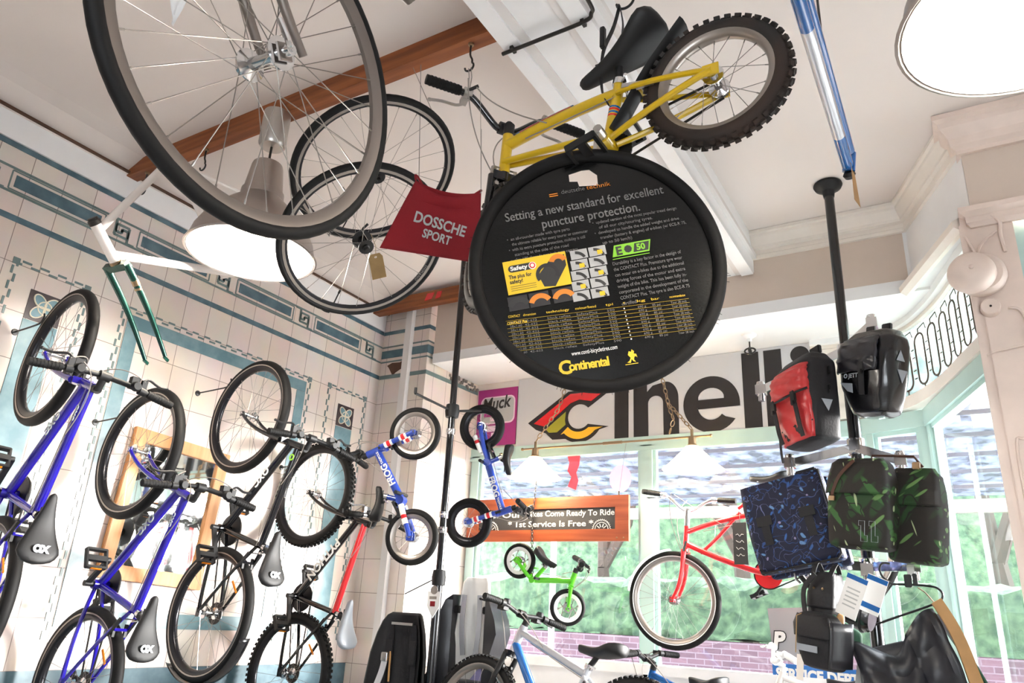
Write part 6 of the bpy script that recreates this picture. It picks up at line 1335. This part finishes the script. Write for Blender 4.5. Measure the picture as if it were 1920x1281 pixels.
MB().tube([(.172, -.09, .165), (.175, -.02, .21), (.17, .03, .235)], .003, 6).build('hanging_cord', MT['brass'], t)
body(t, 'green_tie', 'greencanvas', [(-.07, .05, .05, 0, 0), (-.01, .07, .06, .01, 0), (.05, .05, .04, -.03, 0), (.09, .02, .02, -.05, 0)], 2.5).matrix_basis = tr(-.175, -.02, .12); body(t, 'tan_tie', 'tan', [(-.06, .025, .03, 0, 0), (.0, .05, .04, -.005, 0), (.05, .04, .03, .02, 0), (.07, .02, .02, .03, 0)], 2.5).matrix_basis = tr(-.215, -.03, .135)
t2 = thing('price_tag', 'grey card tag with an orange band hanging left of the quilted bag', 'tag', tr(-.475, 3.72, 1.43) @ rot('Y', .22)); outline('card', [[(-.022, -.07), (.022, -.07), (.026, .05), (.014, .065), (-.016, .065), (-.024, .05)]], .0015, MT['badge_grey'], t2, rot('X', PI/2)); MB().box((0, -.001, .072), (.034, .004, .014)).build('orange_band', MT['print_orange'], t2, smooth=False)

# ------------------------------------------------------------------ seats by the left pole
t = thing('child_seat', "black shell child's bicycle seat with straps left of the pole", 'child seat', tr(-2.96, 3.80, 1.28) @ rot('Z', .05))
def shell(prof, n=15):
    G = []
    for z, w, d, y0 in prof: G.append([Vector((w/2*math.sin(-PI/2+PI*k/(n-1)), y0+d*(1-abs(math.sin(-PI/2+PI*k/(n-1)))**2.4), z)) for k in range(n)])
    return G
pr = [(-.75, .36, .16, -.16), (-.40, .42, .16, -.12), (-.10, .42, .13, -.09), (.05, .40, .11, -.075), (.16, .35, .09, -.06), (.225, .30, .07, -.05), (.262, .255, .04, -.035), (.278, .20, .012, -.02)]
o = MB().grid(shell(pr)).build('shell', MT['black'], t); o.modifiers.new('thickness', 'SOLIDIFY').thickness = .018
G = [[v+Vector((0, -.02, 0)) for v in r] for r in shell([(z, w*.84, d*.9, y-.0) for z, w, d, y in pr[:-1]])]
MB().grid(G).build('seat_pad', MT['nylon'], t)
for x in (-.075, .075): s_ = strap(t, [(x*1.05, -.045, .21), (x*1.1, -.03, .08), (x*1.15, -.03, -.10), (x*1.3, -.06, -.35)], .034); MB().box((x*1.1, -.045, .06), (.052, .014, .13)).build('shoulder_pad', MT['nylon'], s_, bevel=.004)
MB().bar((-.075, -.055, .215), (.075, -.055, .213), .012, .014).build('top_bar', MT['alu'], t); MB().lathe([(0, 0), (.012, 0), (.010, .006), (0, .008)], 12, tr(.13, -.11, -.12) @ rot('X', PI/2)).build('stud', MT['white'], t)
s_ = strap(t, [(-.095, -.06, .03), (-.10, -.08, -.06), (-.135, -.11, -.20)], .04, m='silverpaint', name='buckle_strap'); MB().box((-.095, -.07, .03), (.045, .018, .05)).build('buckle', MT['chrome'], s_, bevel=.004); MB().tube([(-.07, -.05, .06), (-.06, -.06, -.03), (-.05, -.07, -.10)], .006, 6).build('cord', MT['tan'], t)
t = thing('child_seat', "white and charcoal winged child's bicycle seat right of the pole", 'child seat', tr(-2.68, 4.12, 1.39) @ rot('Z', .08) @ Matrix.Scale(1.067, 4))
pr = [(-.80, .26, .10, -.05), (-.30, .27, .10, -.05), (-.12, .29, .10, -.05), (.0, .27, .08, -.05), (.12, .22, .07, -.05), (.25, .20, .06, -.04), (.34, .18, .04, -.03), (.37, .14, .02, -.02)]
o = MB().grid(shell(pr)).build('back_pad', MT['white'], t); o.modifiers.new('thickness', 'SOLIDIFY').thickness = .02
for s in (-1, 1):
    pts = [(.095, .27), (.14, .24), (.185, .14), (.20, .07), (.165, -.03), (.17, -.08), (.235, -.17), (.245, -.21), (.225, -.30), (.22, -.8), (.09, -.8), (.095, 0)]
    G = [[Vector((s*x, -.13*f+.05*(1-f)-.04*(x-.1)*4, z)) for f in (0, .5, 1)] for x, z in pts[:10]]
    I = [[Vector((s*.105, .05-.16*f, z)) for f in (0, .5, 1)] for x, z in pts[:10]]
    b = MB(); b.loft([[a[0], a[2], c[2], c[0]] for a, c in zip(G, I)]); b.build('side_wing', MT['tarpgrey'], t)
for s in (-1, 1): MB().box((s*.095, -.06, .19), (.035, .06, .04)).build('belt_guide', MT['black'], t, bevel=.004); strap(t, [(s*.05, -.075, .27), (s*.055, -.075, .1), (s*.04, -.07, -.05)], .03, m='silverpaint')
MB().prism([(-.01, -.20), (.10, -.20), (.10, -.07), (.06, -.12)], .004, tr(0, -.070, 0) @ rot('X', PI/2)).build('printed_corner', mat('purple_grey_print', '#7e7aa6', .5), t, smooth=False)
body(t, 'seat_base', 'tarpgrey', [(-.60, .30, .26, 0, -.10), (-.35, .32, .28, 0, -.12), (-.22, .30, .20, 0, -.10), (-.17, .22, .10, 0, -.08)], 4)
MB().box((.0, -.16, -.235), (.07, .04, .03)).build('red_button', MT['red'], t, bevel=.006)
# ------------------------------------------------------------------ small marks in the corner of the ceiling
o = tag(MB().prism([(-.09, -.03), (-.02, -.045), (.05, -.03), (.06, .02), (-.03, .03), (-.08, .015)], .004, tr(-1.16, 1.71, 3.689)).build('blue_label', MT['skyblue'], None, smooth=False), 'torn blue label stuck under the white ceiling beam at the top edge', 'label')
